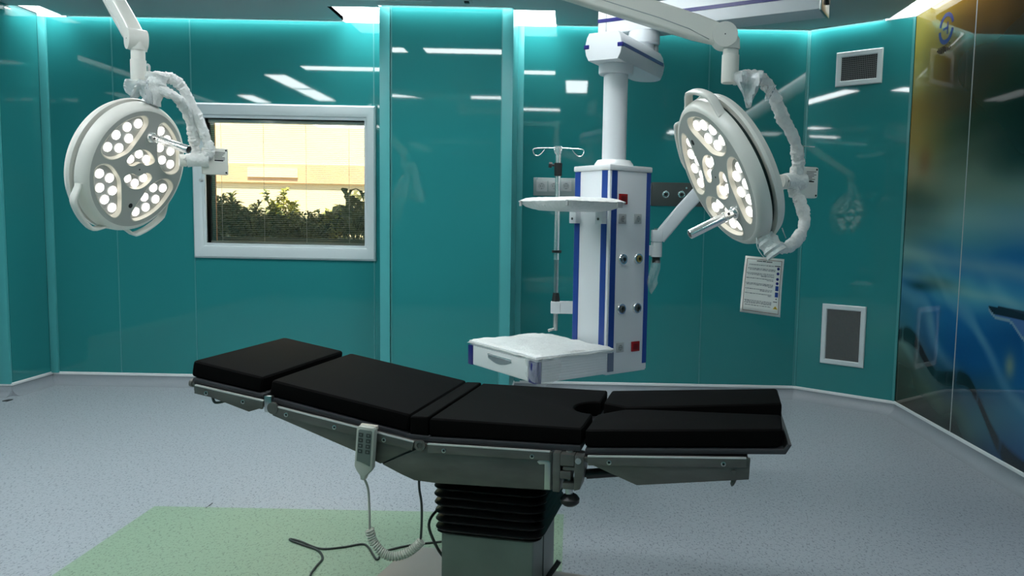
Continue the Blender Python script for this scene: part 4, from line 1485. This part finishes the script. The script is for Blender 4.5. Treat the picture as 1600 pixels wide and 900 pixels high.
HUB = V(-1.25, 2.95)
def lamp(label, loc, cen, n, ex_, elbow, post_r, post_bot, arm_end, armdir_side, jt, outer, inner, boxface, seed, hz, stem=.408):
    t = thing('surgical_lamp', label, 'surgical lamp', loc)
    n = Vector(n).normalized()
    ex_ = Vector(ex_); ex_ = (ex_ - n * ex_.dot(n)).normalized()
    Mh = zframe(cen, n, ex_)
    head(t, Mh)
    ey = n.cross(ex_)
    # stem on the rim
    s0 = cen + ex_ * .262 - n * .040
    s1 = cen + ex_ * stem - n * .046
    wrap_tube('wrapped_stem', t, [s0, s0.lerp(s1, .4), s0.lerp(s1, .75), s1], .036, seed, sm=3, rough=.04)
    # arms
    wrap_tube('wrapped_inner_arm', t, [s1 - ex_ * .055] + inner + [jt], .0215, seed + 1, sm=12, rough=.15)
    wrap_tube('wrapped_outer_arm', t, outer + [jt], .0225, seed + 2, sm=12, rough=.15)
    # joint with control box
    bx = boxface.normalized()
    jd = V(-bx.y, bx.x)          # across
    bm = NB(); tube(bm, [jt - jd * .075 * 0 + Vector((-.062, -.03, -.006)), jt + Vector((-.02, -.01, 0)), jt + Vector((.03, .012, 0))], .030, 16, sm=4, rough=.05); obj('wrapped_joint', bm, M_wrap, t)
    kp = jt + Vector((-.062, -.030, -.006))
    bm = NB(); cyl(bm, kp + Vector((.01, .004, 0)), kp + Vector((-.014, -.012, 0)), .027, seg=24); obj('joint_knob', bm, M_lampbody, t)
    Mb = pm(jt + Vector((.038, .045, 0)), jd)
    bm = NB(); box(bm, -.052, .058, -.018, .022, -.062, .058, .008, M=Mb); cb = obj('control_box', bm, M_lampbody, t)
    bm = NB(); box(bm, -.004, .050, -.0188, -.0175, -.004, .044, M=Mb); lb = obj('rating_label', bm, M_paper, cb, smooth=False)
    bm = NB()
    rn = random.Random(seed)
    for k in range(7):
        box(bm, .0, .046 - rn.random() * .02, -.0194, -.0187, .038 - k * .0058, .0402 - k * .0058, M=Mb)
    box(bm, .0, .036, -.0194, -.0187, -.001, .004, M=Mb)
    o = obj('label_print', bm, M_inkdark, lb, smooth=False); o['kind'] = 'stuff'
    for x, z in ((.048, .048), (.048, -.052)):
        bm = NB(); cyl(bm, Mb @ Vector((x, -.018, z)), Mb @ Vector((x, -.0192, z)), .004, seg=10); obj('screw', bm, M_dark, cb)
    # post, elbow, spring arm
    pt = Vector((post_bot.x, post_bot.y, elbow.z - .035))
    bm = NB(); cyl(bm, pt, post_bot + Vector((0, 0, .085)), .0275, seg=28); obj('post', bm, M_lampbody, t)
    bm = NB(); lathe(bm, [(0, 0), (.029, 0), (.0305, .004), (.0305, .098), (.0275, .100)], Matrix.Translation(post_bot), 28); obj('post_sleeve', bm, M_lampbody, t)
    sd = armdir_side.normalized()
    bm = NB(); cyl(bm, elbow - sd * .037, elbow + sd * .037, .044, seg=36); el = obj('elbow', bm, M_lampbody, t)
    bm = NB(); sweepsec(bm, [[Vector((elbow.x + (post_bot.x - elbow.x) * f, elbow.y + (post_bot.y - elbow.y) * f, z)) + Vector((a * k, b * k, 0)) for a, b in rrect(.034, .034, .016, 4)] for z, f, k in ((elbow.z + .010, .35, .85), (elbow.z - .012, .8, .95), (elbow.z - .045, 1, .86))]); obj('elbow_neck', bm, M_lampbody, t)
    bm = NB(); cyl(bm, elbow - sd * .037, elbow - sd * .0385, .0022, seg=8); obj('elbow_pin', bm, M_dark, el)
    spring_arm(t, elbow, arm_end, sd)
    # vertical spindle and horizontal arm out to the hub (above the frame)
    bm = NB(); cyl(bm, arm_end + Vector((0, 0, -.05)), Vector((arm_end.x, arm_end.y, hz + .045)), .036, seg=24); obj('spindle', bm, M_lampbody, t)
    a, b = Vector((arm_end.x, arm_end.y, hz)), Vector((HUB.x, HUB.y, hz))
    d = (b - a).normalized(); u = V(-d.y, d.x)
    bm = NB(); sweepsec(bm, [[p + u * x + Vector((0, 0, z)) for x, z in rrect(.035, .03, .012, 3)] for p in (a, b - d * .075)]); obj('horizontal_arm', bm, M_lampbody, t)
    bm = NB(); cyl(bm, (HUB.x, HUB.y, hz - .034), (HUB.x, HUB.y, hz + .034), .078, seg=32); obj('hub_collar', bm, M_lampbody, t)
    return t, s1

# left lamp
LC = at(218, 265, 3.25)
Lel = at(213, 62, 3.27); Lpb = at(217, 131, 3.27)
Lj = at(314, 250, 3.43)
t, s1 = lamp('round white surgical lamp at left, handle pointing right, before the window', LC, LC, (.942, -.187, -.277), (.292, .058, .955), Lel, .03, Lpb,
     Lel + Vector((-.44, .44, .44)), V(.72, .69), Lj,
     [at(222, 122, 3.28), at(246, 119, 3.30), at(270, 124, 3.33), at(287, 140, 3.36), at(305, 178, 3.40), at(321, 214, 3.43), at(327, 236, 3.44)],
     [at(270, 149, 3.28), at(285, 163, 3.33), at(297, 190, 3.39), at(303, 218, 3.42), at(305, 236, 3.43)], V(.5, -.86), 31, 2.78)
film_flap(t, at(212, 126, 3.22), .085, .075, 3)
film_flap(t, at(228, 126, 3.24), .05, .10, 4, tipx=.02)
bm = NB(); tube(bm, [at(232, 118, 3.30), at(233, 104, 3.30), at(230, 101, 3.30)], .006, 8, sm=3); obj('film_knot', bm, M_film, t)
# right lamp
RC = at(1118, 277, 2.75)
Rel = at(1131, 57, 2.76); Rpb = at(1140, 130, 2.76)
Rj = at(1245, 283, 2.92)
t, s1 = lamp('round white surgical lamp at right, handle pointing left, with paper tag', RC, RC, (-.876, -.191, -.442), (.481, -.288, -.828), Rel, .03, Rpb,
     at(800, -47, 2.80), V(.06, 1), Rj,
     [at(1146, 122, 2.76), at(1166, 119, 2.78), at(1190, 124, 2.80), at(1208, 148, 2.83), at(1222, 182, 2.86), at(1241, 218, 2.89), at(1247, 250, 2.91)],
     [at(1226, 388, 2.72), at(1247, 372, 2.78), at(1257, 345, 2.84), at(1250, 315, 2.89), at(1240, 297, 2.91)], V(.35, -.94), 57, 2.66, stem=.350)
film_flap(t, at(1166, 114, 2.74), .10, .125, 8, tipx=.01)
film_flap(t, at(1198, 136, 2.78), .045, .05, 9)
bm = NB(); tube(bm, [at(1254, 228, 2.88), at(1264, 229, 2.87), at(1273, 229.5, 2.87)], .0022, 6); obj('tie_end', bm, M_film, t)
bm = NB(); tube(bm, [at(1228, 372, 2.70), at(1224, 362, 2.69), at(1222, 356, 2.69)], .0022, 6); obj('tie_end', bm, M_film, t)
# common ceiling hub of the lamps (above the frame)
hub = thing('lamp_ceiling_mount', 'white ceiling mount carrying both surgical lamp arms', 'ceiling mount', (HUB.x, HUB.y, H))
bm = NB(); cyl(bm, (HUB.x, HUB.y, 2.60), (HUB.x, HUB.y, H - .06), .055, seg=32); obj('spindle', bm, M_lampbody, hub)
bm = NB(); lathe(bm, [(.056, -.12), (.15, -.09), (.24, -.04), (.26, -.015), (.26, 0)], Matrix.Translation((HUB.x, HUB.y, H)), 48); obj('canopy', bm, M_lampbody, hub)

# paper tag hanging from the right lamp
tl, tr_, br, bl_ = at(1165, 399.5, 2.68), at(1225.5, 405, 2.70), at(1219, 496, 2.70), at(1156, 487, 2.68)
tagt = thing('instruction_tag', 'laminated printed instruction sheet hanging from the right lamp', 'paper tag', tl)
def tagp(u, v, off):
    p = (tl * (1 - u) + tr_ * u) * (1 - v) + (bl_ * (1 - u) + br * u) * v
    p.y += .006 * math.sin(math.pi * v) + off
    return p
bm = NB()
n = 8
F = [[bm.verts.new(tagp(i / n, j / n, 0)) for j in range(n + 1)] for i in range(n + 1)]
for i in range(n):
    for j in range(n):
        bm.faces.new((F[i][j], F[i + 1][j], F[i + 1][j + 1], F[i][j + 1]))
o = obj('sheet', bm, M_paper, tagt); s = o.modifiers.new('thickness', 'SOLIDIFY'); s.thickness = .0008; s.offset = 0
sheet = o
def quad(bm, u0, u1, v0, v1, off=-.0009):
    k = max(1, int((v1 - v0) / .1))
    for i in range(k):
        a, b = v0 + (v1 - v0) * i / k, v0 + (v1 - v0) * (i + 1) / k
        bm.faces.new([bm.verts.new(tagp(u, v, off)) for u, v in ((u0, a), (u1, a), (u1, b), (u0, b))])
bm = NB()
for a in ((.05, .95, .040, .048), (.05, .95, .950, .958), (.05, .062, .048, .95), (.938, .95, .048, .95)):
    quad(bm, *a)
obj('border', bm, M_border, tagt, smooth=False)
bm = NB()
rn = random.Random(3)
for k, (v, a, b) in enumerate([(.135, .12, .80), (.200, .10, .80), (.222, .15, .80), (.285, .08, .78), (.307, .10, .78), (.329, .45, .78), (.372, .08, .77), (.394, .60, .77), (.462, .08, .77), (.484, .10, .77), (.506, .65, .76), (.560, .08, .76), (.582, .45, .76), (.640, .08, .75), (.662, .66, .75), (.765, .08, .76), (.787, .10, .76), (.809, .08, .76), (.845, .10, .74)]):
    u = a
    while u < b:
        w = rn.uniform(.02, .075)
        quad(bm, u, min(u + w, b), v, v + .010 + rn.uniform(-.002, .003))
        u += w + rn.uniform(.006, .014)
o = obj('text_lines', bm, M_ink, tagt, smooth=False); o['kind'] = 'stuff'
bm = NB(); quad(bm, .30, .44, .066, .080); quad(bm, .45, .54, .064, .080); quad(bm, .55, .70, .068, .082); quad(bm, .78, .92, .128, .142); quad(bm, .80, .90, .745, .757)
obj('heading', bm, M_inkdark, tagt, smooth=False)
def disc2(bm, u, v, ru, rv, n=14):
    bm.faces.new([bm.verts.new(tagp(u + ru * math.cos(2 * math.pi * k / n), v + rv * math.sin(2 * math.pi * k / n), -.0009)) for k in range(n)])
for v in (.178, .262, .358, .432):
    bm = NB(); disc2(bm, .872, v, .036, .025); obj('icon', bm, M_navy, tagt, smooth=False)
for v in (.475, .583):
    bm = NB(); quad(bm, .835, .915, v, v + .085); obj('icon', bm, M_blue, tagt, smooth=False)
bm = NB(); disc2(bm, .872, .70, .018, .010, 8); obj('icon', bm, M_inkdark, tagt, smooth=False)
bm = NB(); bm.faces.new([bm.verts.new(tagp(u, v, -.0009)) for u, v in ((.86, .82), (.925, .875), (.80, .875))]); o = obj('warning_triangle', bm, M_yellow, tagt, smooth=False)
bm = NB(); quad(bm, .852, .868, .842, .868, -.0012); obj('warning_mark', bm, M_inkdark, o, smooth=False)
bm = NB(); tube(bm, [at(1182, 368, 2.66), at(1183, 385, 2.66), at(1191, 399, 2.675), at(1197, 402, 2.68), at(1204, 394, 2.68), at(1206, 380, 2.68)], .0016, 6, sm=5); obj('string', bm, M_wrap, tagt)

# ================================================================== OPERATING TABLE
TA = R(-11)
TLOC = (2.2 * -math.sin(TA), 2.2 * math.cos(TA), 0)
tab = thing('operating_table', 'black padded steel operating table with raised back section', 'operating table', TLOC, TA)
W = .54
def tobj(name, bm, m, parent=None, smooth=True):
    return obj(name, bm, m, parent or tab, smooth, world=False)
def pad_side(name, poly, v0=0., v1=W, bev=.014, m=None):
    bm = NB(); prism(bm, poly, v0, v1, 'y', bev=bev, seg=3); return tobj(name, bm, m or M_black)
pad_side('head_pad', [(-1.722, .890), (-1.462, .850), (-1.452, .903), (-1.712, .946)])
pad_side('back_pad', [(-1.434, .843), (-.950, .757), (-.938, .814), (-1.424, .897)])
pad_side('flex_pad', [(-.942, .749), (-.880, .747), (-.880, .811), (-.942, .809)], bev=.008)
# seat pad with a rounded notch at the foot end
def pad_plan(name, poly, zf0, zf1, bev=.012):
    """plan polygon (u,v); zf0/zf1 give bottom/top height at u"""
    bm = NB()
    A = [bm.verts.new((u, v, zf0(u))) for u, v in poly]
    B = [bm.verts.new((u, v, zf1(u))) for u, v in poly]
    n = len(poly)
    fs = [bm.faces.new(A[::-1]), bm.faces.new(B)]
    for i in range(n):
        fs.append(bm.faces.new((A[i], A[(i + 1) % n], B[(i + 1) % n], B[i])))
    bmesh.ops.recalc_face_normals(bm, faces=fs)
    es = [e for f in fs[:2] for e in f.edges] + [A[i].link_edges[0] for i in range(0)]
    bmesh.ops.bevel(bm, geom=list(set(es)), offset=bev, segments=3, affect='EDGES', profile=.6)
    return tobj(name, bm, M_black)
notch = [(-.388 - .075 * math.sin(R(180 * k / 12)), .27 + .085 * math.cos(R(180 * k / 12))) for k in range(13)]
seatp = [(-.876, 0), (-.392, 0)] + [(-.388, .03)] + notch[::-1] + [(-.388, .51), (-.392, W), (-.876, W)]
pad_plan('seat_pad', seatp, lambda u: .749 + (u + .876) * .016, lambda u: .808 + (u + .876) * .004)
lz0 = lambda u: .751 + (u + .383) * .075
lz1 = lambda u: .806 + (u + .383) * .075
pad_plan('leg_pad', [(-.380, .008), (-.372, 0), (.185, 0), (.196, .012), (.204, .165), (.196, .175), (-.235, .262), (-.29, .262), (-.362, .205), (-.376, .19)], lz0, lz1)
pad_plan('leg_pad', [(-.376, .35), (-.362, .335), (-.29, .276), (-.235, .276), (.206, .305), (.216, .315), (.218, .53), (.208, W), (-.368, W), (-.376, .532)], lz0, lambda u: lz1(u) + .004)
# boards beneath the pads
def board(poly, v0=-.004, v1=W + .004):
    bm = NB(); prism(bm, poly, v0, v1, 'y', bev=.003); return tobj('pad_board', bm, M_board)
board([(-1.712, .872), (-1.452, .834), (-1.450, .847), (-1.710, .887)])
board([(-1.436, .826), (-.952, .739), (-.950, .754), (-1.434, .841)])
board([(-.878, .731), (-.392, .738), (-.392, .756), (-.878, .747)])
board([(-.958, .736), (-.874, .733), (-.874, .750), (-.958, .752)])
board([(-.378, .733), (.206, .777), (.222, .806), (.212, .808), (.200, .792), (-.378, .749)])
# side plates and rails, near and far
def plate(name, poly, v0, v1, m=None, bev=.002):
    bm = NB(); prism(bm, poly, v0, v1, 'y', bev=bev); return tobj(name, bm, m or M_steel)
for near in (True, False):
    a, b = (-.026, -.014) if near else (W + .014, W + .026)
    ra, rb = (-.034, -.026) if near else (W + .026, W + .034)
    plate('side_plate', [(-1.690, .869), (-1.690, .849), (-1.490, .792), (-1.442, .808), (-1.428, .822), (-1.428, .832)], a, b)
    plate('side_plate', [(-1.408, .820), (-1.405, .786), (-1.107, .687), (-1.030, .656), (-.897, .726), (-.905, .738)], a, b)
    plate('side_plate', [(-.892, .732), (-.892, .720), (-1.024, .655), (-.960, .628), (-.915, .612), (-.845, .609), (-.475, .619), (-.475, .737)], a, b)
    plate('side_plate', [(-.385, .728), (-.372, .715), (-.217, .657), (.105, .702), (.107, .764), (.095, .764)], a, b)
    # accessory rails; a pale top strip paints in their bright edge line
    for p0, p1 in (((-1.680, .868), (-1.432, .831)), ((-1.395, .817), (-.915, .735)), ((-.870, .732), (-.480, .738)), ((-.365, .733), (.095, .764))):
        d = Vector((p1[0] - p0[0], p1[1] - p0[1])).normalized(); nn = Vector((-d.y, d.x))
        h0 = .026
        bm = NB()
        prism(bm, [(p0[0], p0[1]), (p1[0], p1[1]), (p1[0] - nn.x * h0, p1[1] - nn.y * h0), (p0[0] - nn.x * h0, p0[1] - nn.y * h0)], ra, rb, 'y', bev=.0025)
        rl = tobj('side_rail', bm, M_steel)
        bm = NB()
        prism(bm, [(p0[0], p0[1] + .0045), (p1[0], p1[1] + .0045), (p1[0], p1[1]), (p0[0], p0[1])], ra - (.0005 if near else 0), rb + (.0005 if not near else 0), 'y', bev=.0008)
        tobj('rail_edge', bm, M_railedge, rl)
        if near:
            L = math.hypot(p1[0] - p0[0], p1[1] - p0[1])
            fr_ = {0: (.22, .80)}.get(0)
            for f in ((.18, .72) if L < .3 else ((.10, .45, .80) if L < .49 and p0[0] < -1 else (.14, .86))):
                q = Vector((p0[0] + (p1[0] - p0[0]) * f - nn.x * .015, 0, p0[1] + (p1[1] - p0[1]) * f - nn.y * .015))
                bm = NB(); lathe(bm, [(.0070, 0), (.0070, .003), (.0040, .0035), (.0035, .001)], Matrix.Translation((q.x, ra, q.z)) @ Matrix.Rotation(R(90), 4, 'X'), 18)
                bl = tobj('bolt', bm, M_steel_light, rl)
                bm = NB(); lathe(bm, [(.0036, .0012), (0, .0012)], Matrix.Translation((q.x, ra, q.z)) @ Matrix.Rotation(R(90), 4, 'X'), 12); tobj('bolt_socket', bm, M_dark, rl)
bm = NB(); prism(bm, [(-1.08, .69), (-1.08, .672), (-.94, .622), (-.86, .622), (-.86, .725), (-.93, .735)], -.013, -.006, 'y'); tobj('joint_plate', bm, M_gasplate)
for poly in ([(-1.700, .876), (-1.455, .840), (-1.455, .815), (-1.690, .852)], [(-1.425, .830), (-.958, .745), (-.958, .715), (-1.415, .800)], [(-.955, .738), (-.480, .738), (-.480, .700), (-.955, .700)], [(-.376, .736), (.10, .764), (.10, .745), (-.370, .712)]):
    bm = NB(); prism(bm, poly, -.0125, W + .0125, 'y'); tobj('section_frame', bm, M_plastic_black)
# cross members carrying the boards
for u, z in ((-1.60, .838), (-1.30, .775), (-1.05, .72), (-.80, .700), (-.55, .700), (-.25, .708), (.05, .735)):
    bm = NB(); box(bm, u - .02, u + .02, -.014, W + .014, z - .012, z + .012, .002); tobj('cross_bar', bm, M_steel)
# pivots
bm = NB(); lathe(bm, [(.017, 0), (.017, .008), (.010, .009), (.009, .005), (0, .005)], Matrix.Translation((-.893, -.030, .728)) @ Matrix.Rotation(R(90), 4, 'X'), 24); tobj('pivot', bm, M_steel)
bm = NB(); lathe(bm, [(.019, 0), (.019, .008), (0, .008)], Matrix.Translation((-1.398, -.028, .812)) @ Matrix.Rotation(R(90), 4, 'X'), 24); tobj('pivot', bm, M_steel)
bm = NB(); lathe(bm, [(.006, 0), (.006, .006), (0, .006)], Matrix.Translation((.062, -.026, .722)) @ Matrix.Rotation(R(90), 4, 'X'), 14); tobj('bolt', bm, M_steel)
# head hinge fork
bm = NB(); box(bm, -1.432, -1.405, -.030, -.012, .795, .850, .004); tobj('hinge_block', bm, M_steel_light)
# leg hinge with interlocking knuckles
bm = NB(); box(bm, -.470, -.448, -.034, .03, .618, .738, .003); box(bm, -.448, -.405, -.034, .03, .700, .736, .003); box(bm, -.448, -.415, -.034, .03, .660, .684, .003); tobj('hinge_fork', bm, M_steel)
bm = NB(); prism(bm, [(-.404, .736), (-.376, .732), (-.374, .690), (-.386, .632), (-.404, .626)], -.036, .03, 'y', bev=.003); box(bm, -.440, -.400, -.032, .028, .687, .698, .002); box(bm, -.440, -.400, -.032, .028, .628, .648, .003); tobj('hinge_knuckle', bm, M_steel)
bm = NB(); cyl(bm, (-.425, 0, .605), (-.425, 0, .740), .012, seg=16); tobj('hinge_pin', bm, M_steel_light)
bm = NB(); lathe(bm, [(.009, 0), (.009, .005), (0, .005)], Matrix.Translation((-.392, -.036, .720)) @ Matrix.Rotation(R(90), 4, 'X'), 16); tobj('bolt', bm, M_steel_light)
bm = NB(); prism(bm, [(-.520, .706), (-.505, .717), (-.490, .717), (-.478, .706), (-.478, .622), (-.496, .622), (-.496, .700), (-.512, .698)], -.032, -.026, 'y', bev=.0015); tobj('latch', bm, M_steel_light)
bm = NB(); lathe(bm, [(0, -.03), (.020, -.030), (.029, -.022), (.030, -.010), (.022, 0), (.012, .006)], Matrix.Translation((-.422, 0, .600)), 20); tobj('knob', bm, M_plastic_black)
bm = NB(); cyl(bm, (-.395, .03, .658), (-.375, .03, .660), .010, seg=12); cyl(bm, (-.378, .03, .660), (-.150, .06, .685), .0155, seg=18); tobj('gas_spring', bm, M_plastic_black)
bm = NB(); tube(bm, [(.055, .0, .712), (.060, -.002, .690), (.058, -.006, .676), (.066, -.004, .690), (.070, 0, .708)], .005, 8, sm=4); tobj('release_lever', bm, M_steel)
bm = NB(); tube(bm, [(-1.640, -.002, .846), (-1.634, -.004, .815), (-1.620, .0, .808), (-1.585, .02, .818), (-1.575, .03, .828)], .0045, 8, sm=4); tobj('release_handle', bm, M_gasplate)
bm = NB(); cyl(bm, (-1.722, .01, .868), (-1.675, .01, .862), .012, seg=16); cyl(bm, (-1.726, .01, .869), (-1.716, .01, .8675), .015, seg=16); tobj('head_rod', bm, M_steel)
# frame box above the bellows
bm = NB(); box(bm, -.90, -.50, .06, .48, .622, .712, .004); tobj('lift_head', bm, M_steel)
# bellows
bm = NB()
secs = []
NR = 8
for k in range(NR * 8 + 1):
    t_ = k / (NR * 8)
    z = .624 - t_ * (.624 - .402)
    rip = .5 - .5 * math.cos(2 * math.pi * t_ * NR)
    o_ = -.010 + .020 * rip ** .7
    hx = .176 + o_ + .006 * math.sin(math.pi * min(1, t_ * 1.3))
    hy = .186 + o_
    secs.append([Vector((-.712 + x, .268 + y, z)) for x, y in rrect(hx, hy, .05, 5)])
sweepsec(bm, secs); tobj('bellows', bm, M_rubber)
bm = NB(); sweepsec(bm, [[Vector((-.714 + x, .268 + y, z)) for x, y in rrect(a, b, .03, 4)] for z, a, b in ((.392, .168, .170), (.402, .178, .182), (.408, .172, .176))]); tobj('bellows_rim', bm, M_rubber)
# column and base
bm = NB(); box(bm, -.876, -.560, .106, .430, .165, .398, .010, seg=3); tobj('column', bm, M_steel_col)
for x in (-.5595,):
    bm = NB(); box(bm, x - .0005, x + .0018, .245, .252, .170, .395); tobj('column_seam', bm, M_gasplate, smooth=False)
bm = NB()
prism(bm, [(-1.165, .16), (-1.12, .06), (-1.02, .0), (-.42, .0), (-.33, .06), (-.30, .2), (-.33, .385), (-.545, .40), (-.60, .455), (-1.01, .485), (-1.145, .470)], .055, .165, 'z', bev=.014, seg=3)
tobj('base_cover', bm, M_base)
for u, v in ((-1.10, .10), (-1.10, .42), (-.40, .06), (-.40, .34)):
    bm = NB(); cyl(bm, (u, v - .016, .029), (u, v + .016, .029), .028, seg=22); o = tobj('caster', bm, M_plastic_black)
    bm = NB(); box(bm, u - .02, u + .02, v - .022, v + .022, .040, .058, .004); tobj('caster_fork', bm, M_steel, o)
bm = NB(); tube(bm, [(-.552, .26, .168), (-.545, .27, .200), (-.520, .285, .238), (-.512, .29, .252)], .0095, 10, sm=4); tobj('brake_lever', bm, M_plastic_black)
bm = NB(); box(bm, -.905, -.868, .30, .36, .165, .200, .008); tobj('cable_entry', bm, M_plastic_black)

# ------------------------------------------------------------------ hand control hanging on the table rail
TM = FRAME[tab]
rem = thing('hand_control', 'beige table hand control with keypad hanging on near rail', 'remote control', TM @ Vector((-1.065, -.055, .62)))
def wl(u, v, z):
    return TM @ Vector((u, v, z))
RM = TM @ Matrix.Translation((-1.066, -.052, .705)) @ Matrix.Rotation(R(4), 4, 'Y')
bm = NB(); prism(bm, [(-.030, .070), (-.025, .077), (.025, .077), (.030, .070), (.030, -.052), (.022, -.066), (.010, -.080), (.006, -.094), (-.006, -.094), (-.010, -.080), (-.022, -.066), (-.030, -.052)], -.012, .012, 'y', bev=.004, M=RM); obj('remote_body', bm, M_remote, rem)
bm = NB(); prism(bm, [(-.023, .064), (-.018, .068), (.020, .068), (.023, .064), (.023, -.046), (.008, -.040), (-.008, -.036), (-.023, -.034)], -.0135, -.011, 'y', bev=.001, M=RM); kp = obj('keypad', bm, M_remote_face, rem)
for c_ in range(2):
    for r_ in range(4):
        x, z = -.0125 + c_ * .025, .052 - r_ * .0175
        bm = NB(); box(bm, x - .0075, x + .0075, -.0150, -.0130, z - .0062, z + .0062, .001, M=RM); k_ = obj('key', bm, M_remote_key, kp)
        bm = NB(); box(bm, x - .003, x + .003, -.0156, -.0148, z - .0022, z + .0022, M=RM); obj('key_symbol', bm, M_remote_face, k_, smooth=False)
bm = NB(); box(bm, -.028, .028, .008, .022, .066, .079, .003, M=RM); box(bm, -.02, .02, .016, .022, .040, .07, .002, M=RM); obj('hook', bm, mat('remote_cream', (.62, .57, .48, 1), .45), rem)
bm = NB(); tube(bm, [RM @ Vector((0, 0, -.09)), wl(-1.060, -.05, .58), wl(-1.056, -.05, .52), wl(-1.055, -.05, .446)], .004, 8, sm=5); obj('straight_cord', bm, M_remote, rem)
path = catmull([wl(-1.056, -.05, .450), wl(-1.044, -.048, .410), wl(-1.018, -.045, .378), wl(-.985, -.04, .364), wl(-.945, -.03, .372), wl(-.915, -.02, .392), wl(-.896, -.012, .412)], 14)
bm = NB(); tube(bm, path, .0105, 12); coil = obj('coil_core', bm, M_coil, rem)
hel = []
N = len(path)
turns = 30
for k in range(turns * 10 + 1):
    f = k / (turns * 10) * (N - 1)
    i = min(int(f), N - 2)
    p = path[i].lerp(path[i + 1], f - i)
    d = (path[i + 1] - path[i]).normalized()
    u = Vector((0, 0, 1)).cross(d).normalized(); w = d.cross(u)
    a = 2 * math.pi * k / 10
    hel.append(p + (u * math.cos(a) + w * math.sin(a)) * .0125)
bm = NB(); tube(bm, hel, .0030, 6); obj('coil_turns', bm, M_coil, coil)
bm = NB(); tube(bm, [wl(-.900, -.012, .410), wl(-.898, -.008, .47), wl(-.902, .0, .53), wl(-.912, .005, .58), wl(-.918, .02, .64)], .004, 8, sm=6); obj('upper_cord', bm, M_cablegrey, rem)

# ------------------------------------------------------------------ mains cable on the floor
cb = []
for px, py in ((455, 845), (478, 850), (498, 858), (504, 872), (492, 888), (484, 905)):
    p = atz(px, py, .006); cb.append(p)
bm = NB()
q = lambda px, py, z=.006: atz(px, py, z)
tube(bm, [q(486, 915), q(485, 899), q(494, 885), q(504, 872), q(497, 860), q(478, 853), q(456, 845), q(454, 842), q(470, 846), q(500, 857), q(535, 855), q(565, 850), q(576, 855), q(584, 868), q(590, 874), q(600, 862), q(640, 852), q(690, 846)], .0045, 8, sm=6)
pc = obj('mains_cable', bm, M_cablegrey); tag(pc, 'dark grey mains cable looping over green floor behind table', 'cable')
bm = NB()
tube(bm, [wl(-.872, .40, .400), wl(-.905, .40, .412), wl(-.935, .40, .40), wl(-.945, .39, .35), wl(-.94, .38, .29)], .005, 8, sm=5); obj('column_cord', bm, M_cablegrey, tab, world=True)
bm = NB()
tube(bm, [wl(-.895, .24, .42), wl(-.915, .18, .44), wl(-.925, .12, .41), wl(-.90, .13, .33), wl(-.89, .2, .25)], .005, 8, sm=5); obj('column_cord', bm, M_cablegrey, tab, world=True)
# scrap of fluff and a dark chip on the floor
bm = NB(); tube(bm, [atz(322, 793, .003), atz(327, 790, .004), atz(332, 786, .003)], .002, 6); tag(obj('thread_scrap', bm, M_cablegrey), 'tiny dark thread on edge of green floor', 'scrap')
bm = NB(); p = atz(12, 626, 0); box(bm, p.x - .02, p.x + .02, p.y - .03, p.y + .03, 0.0005, .006, .002); tag(obj('floor_scrap', bm, M_plastic_black), 'small dark chip on floor by left corner', 'scrap')
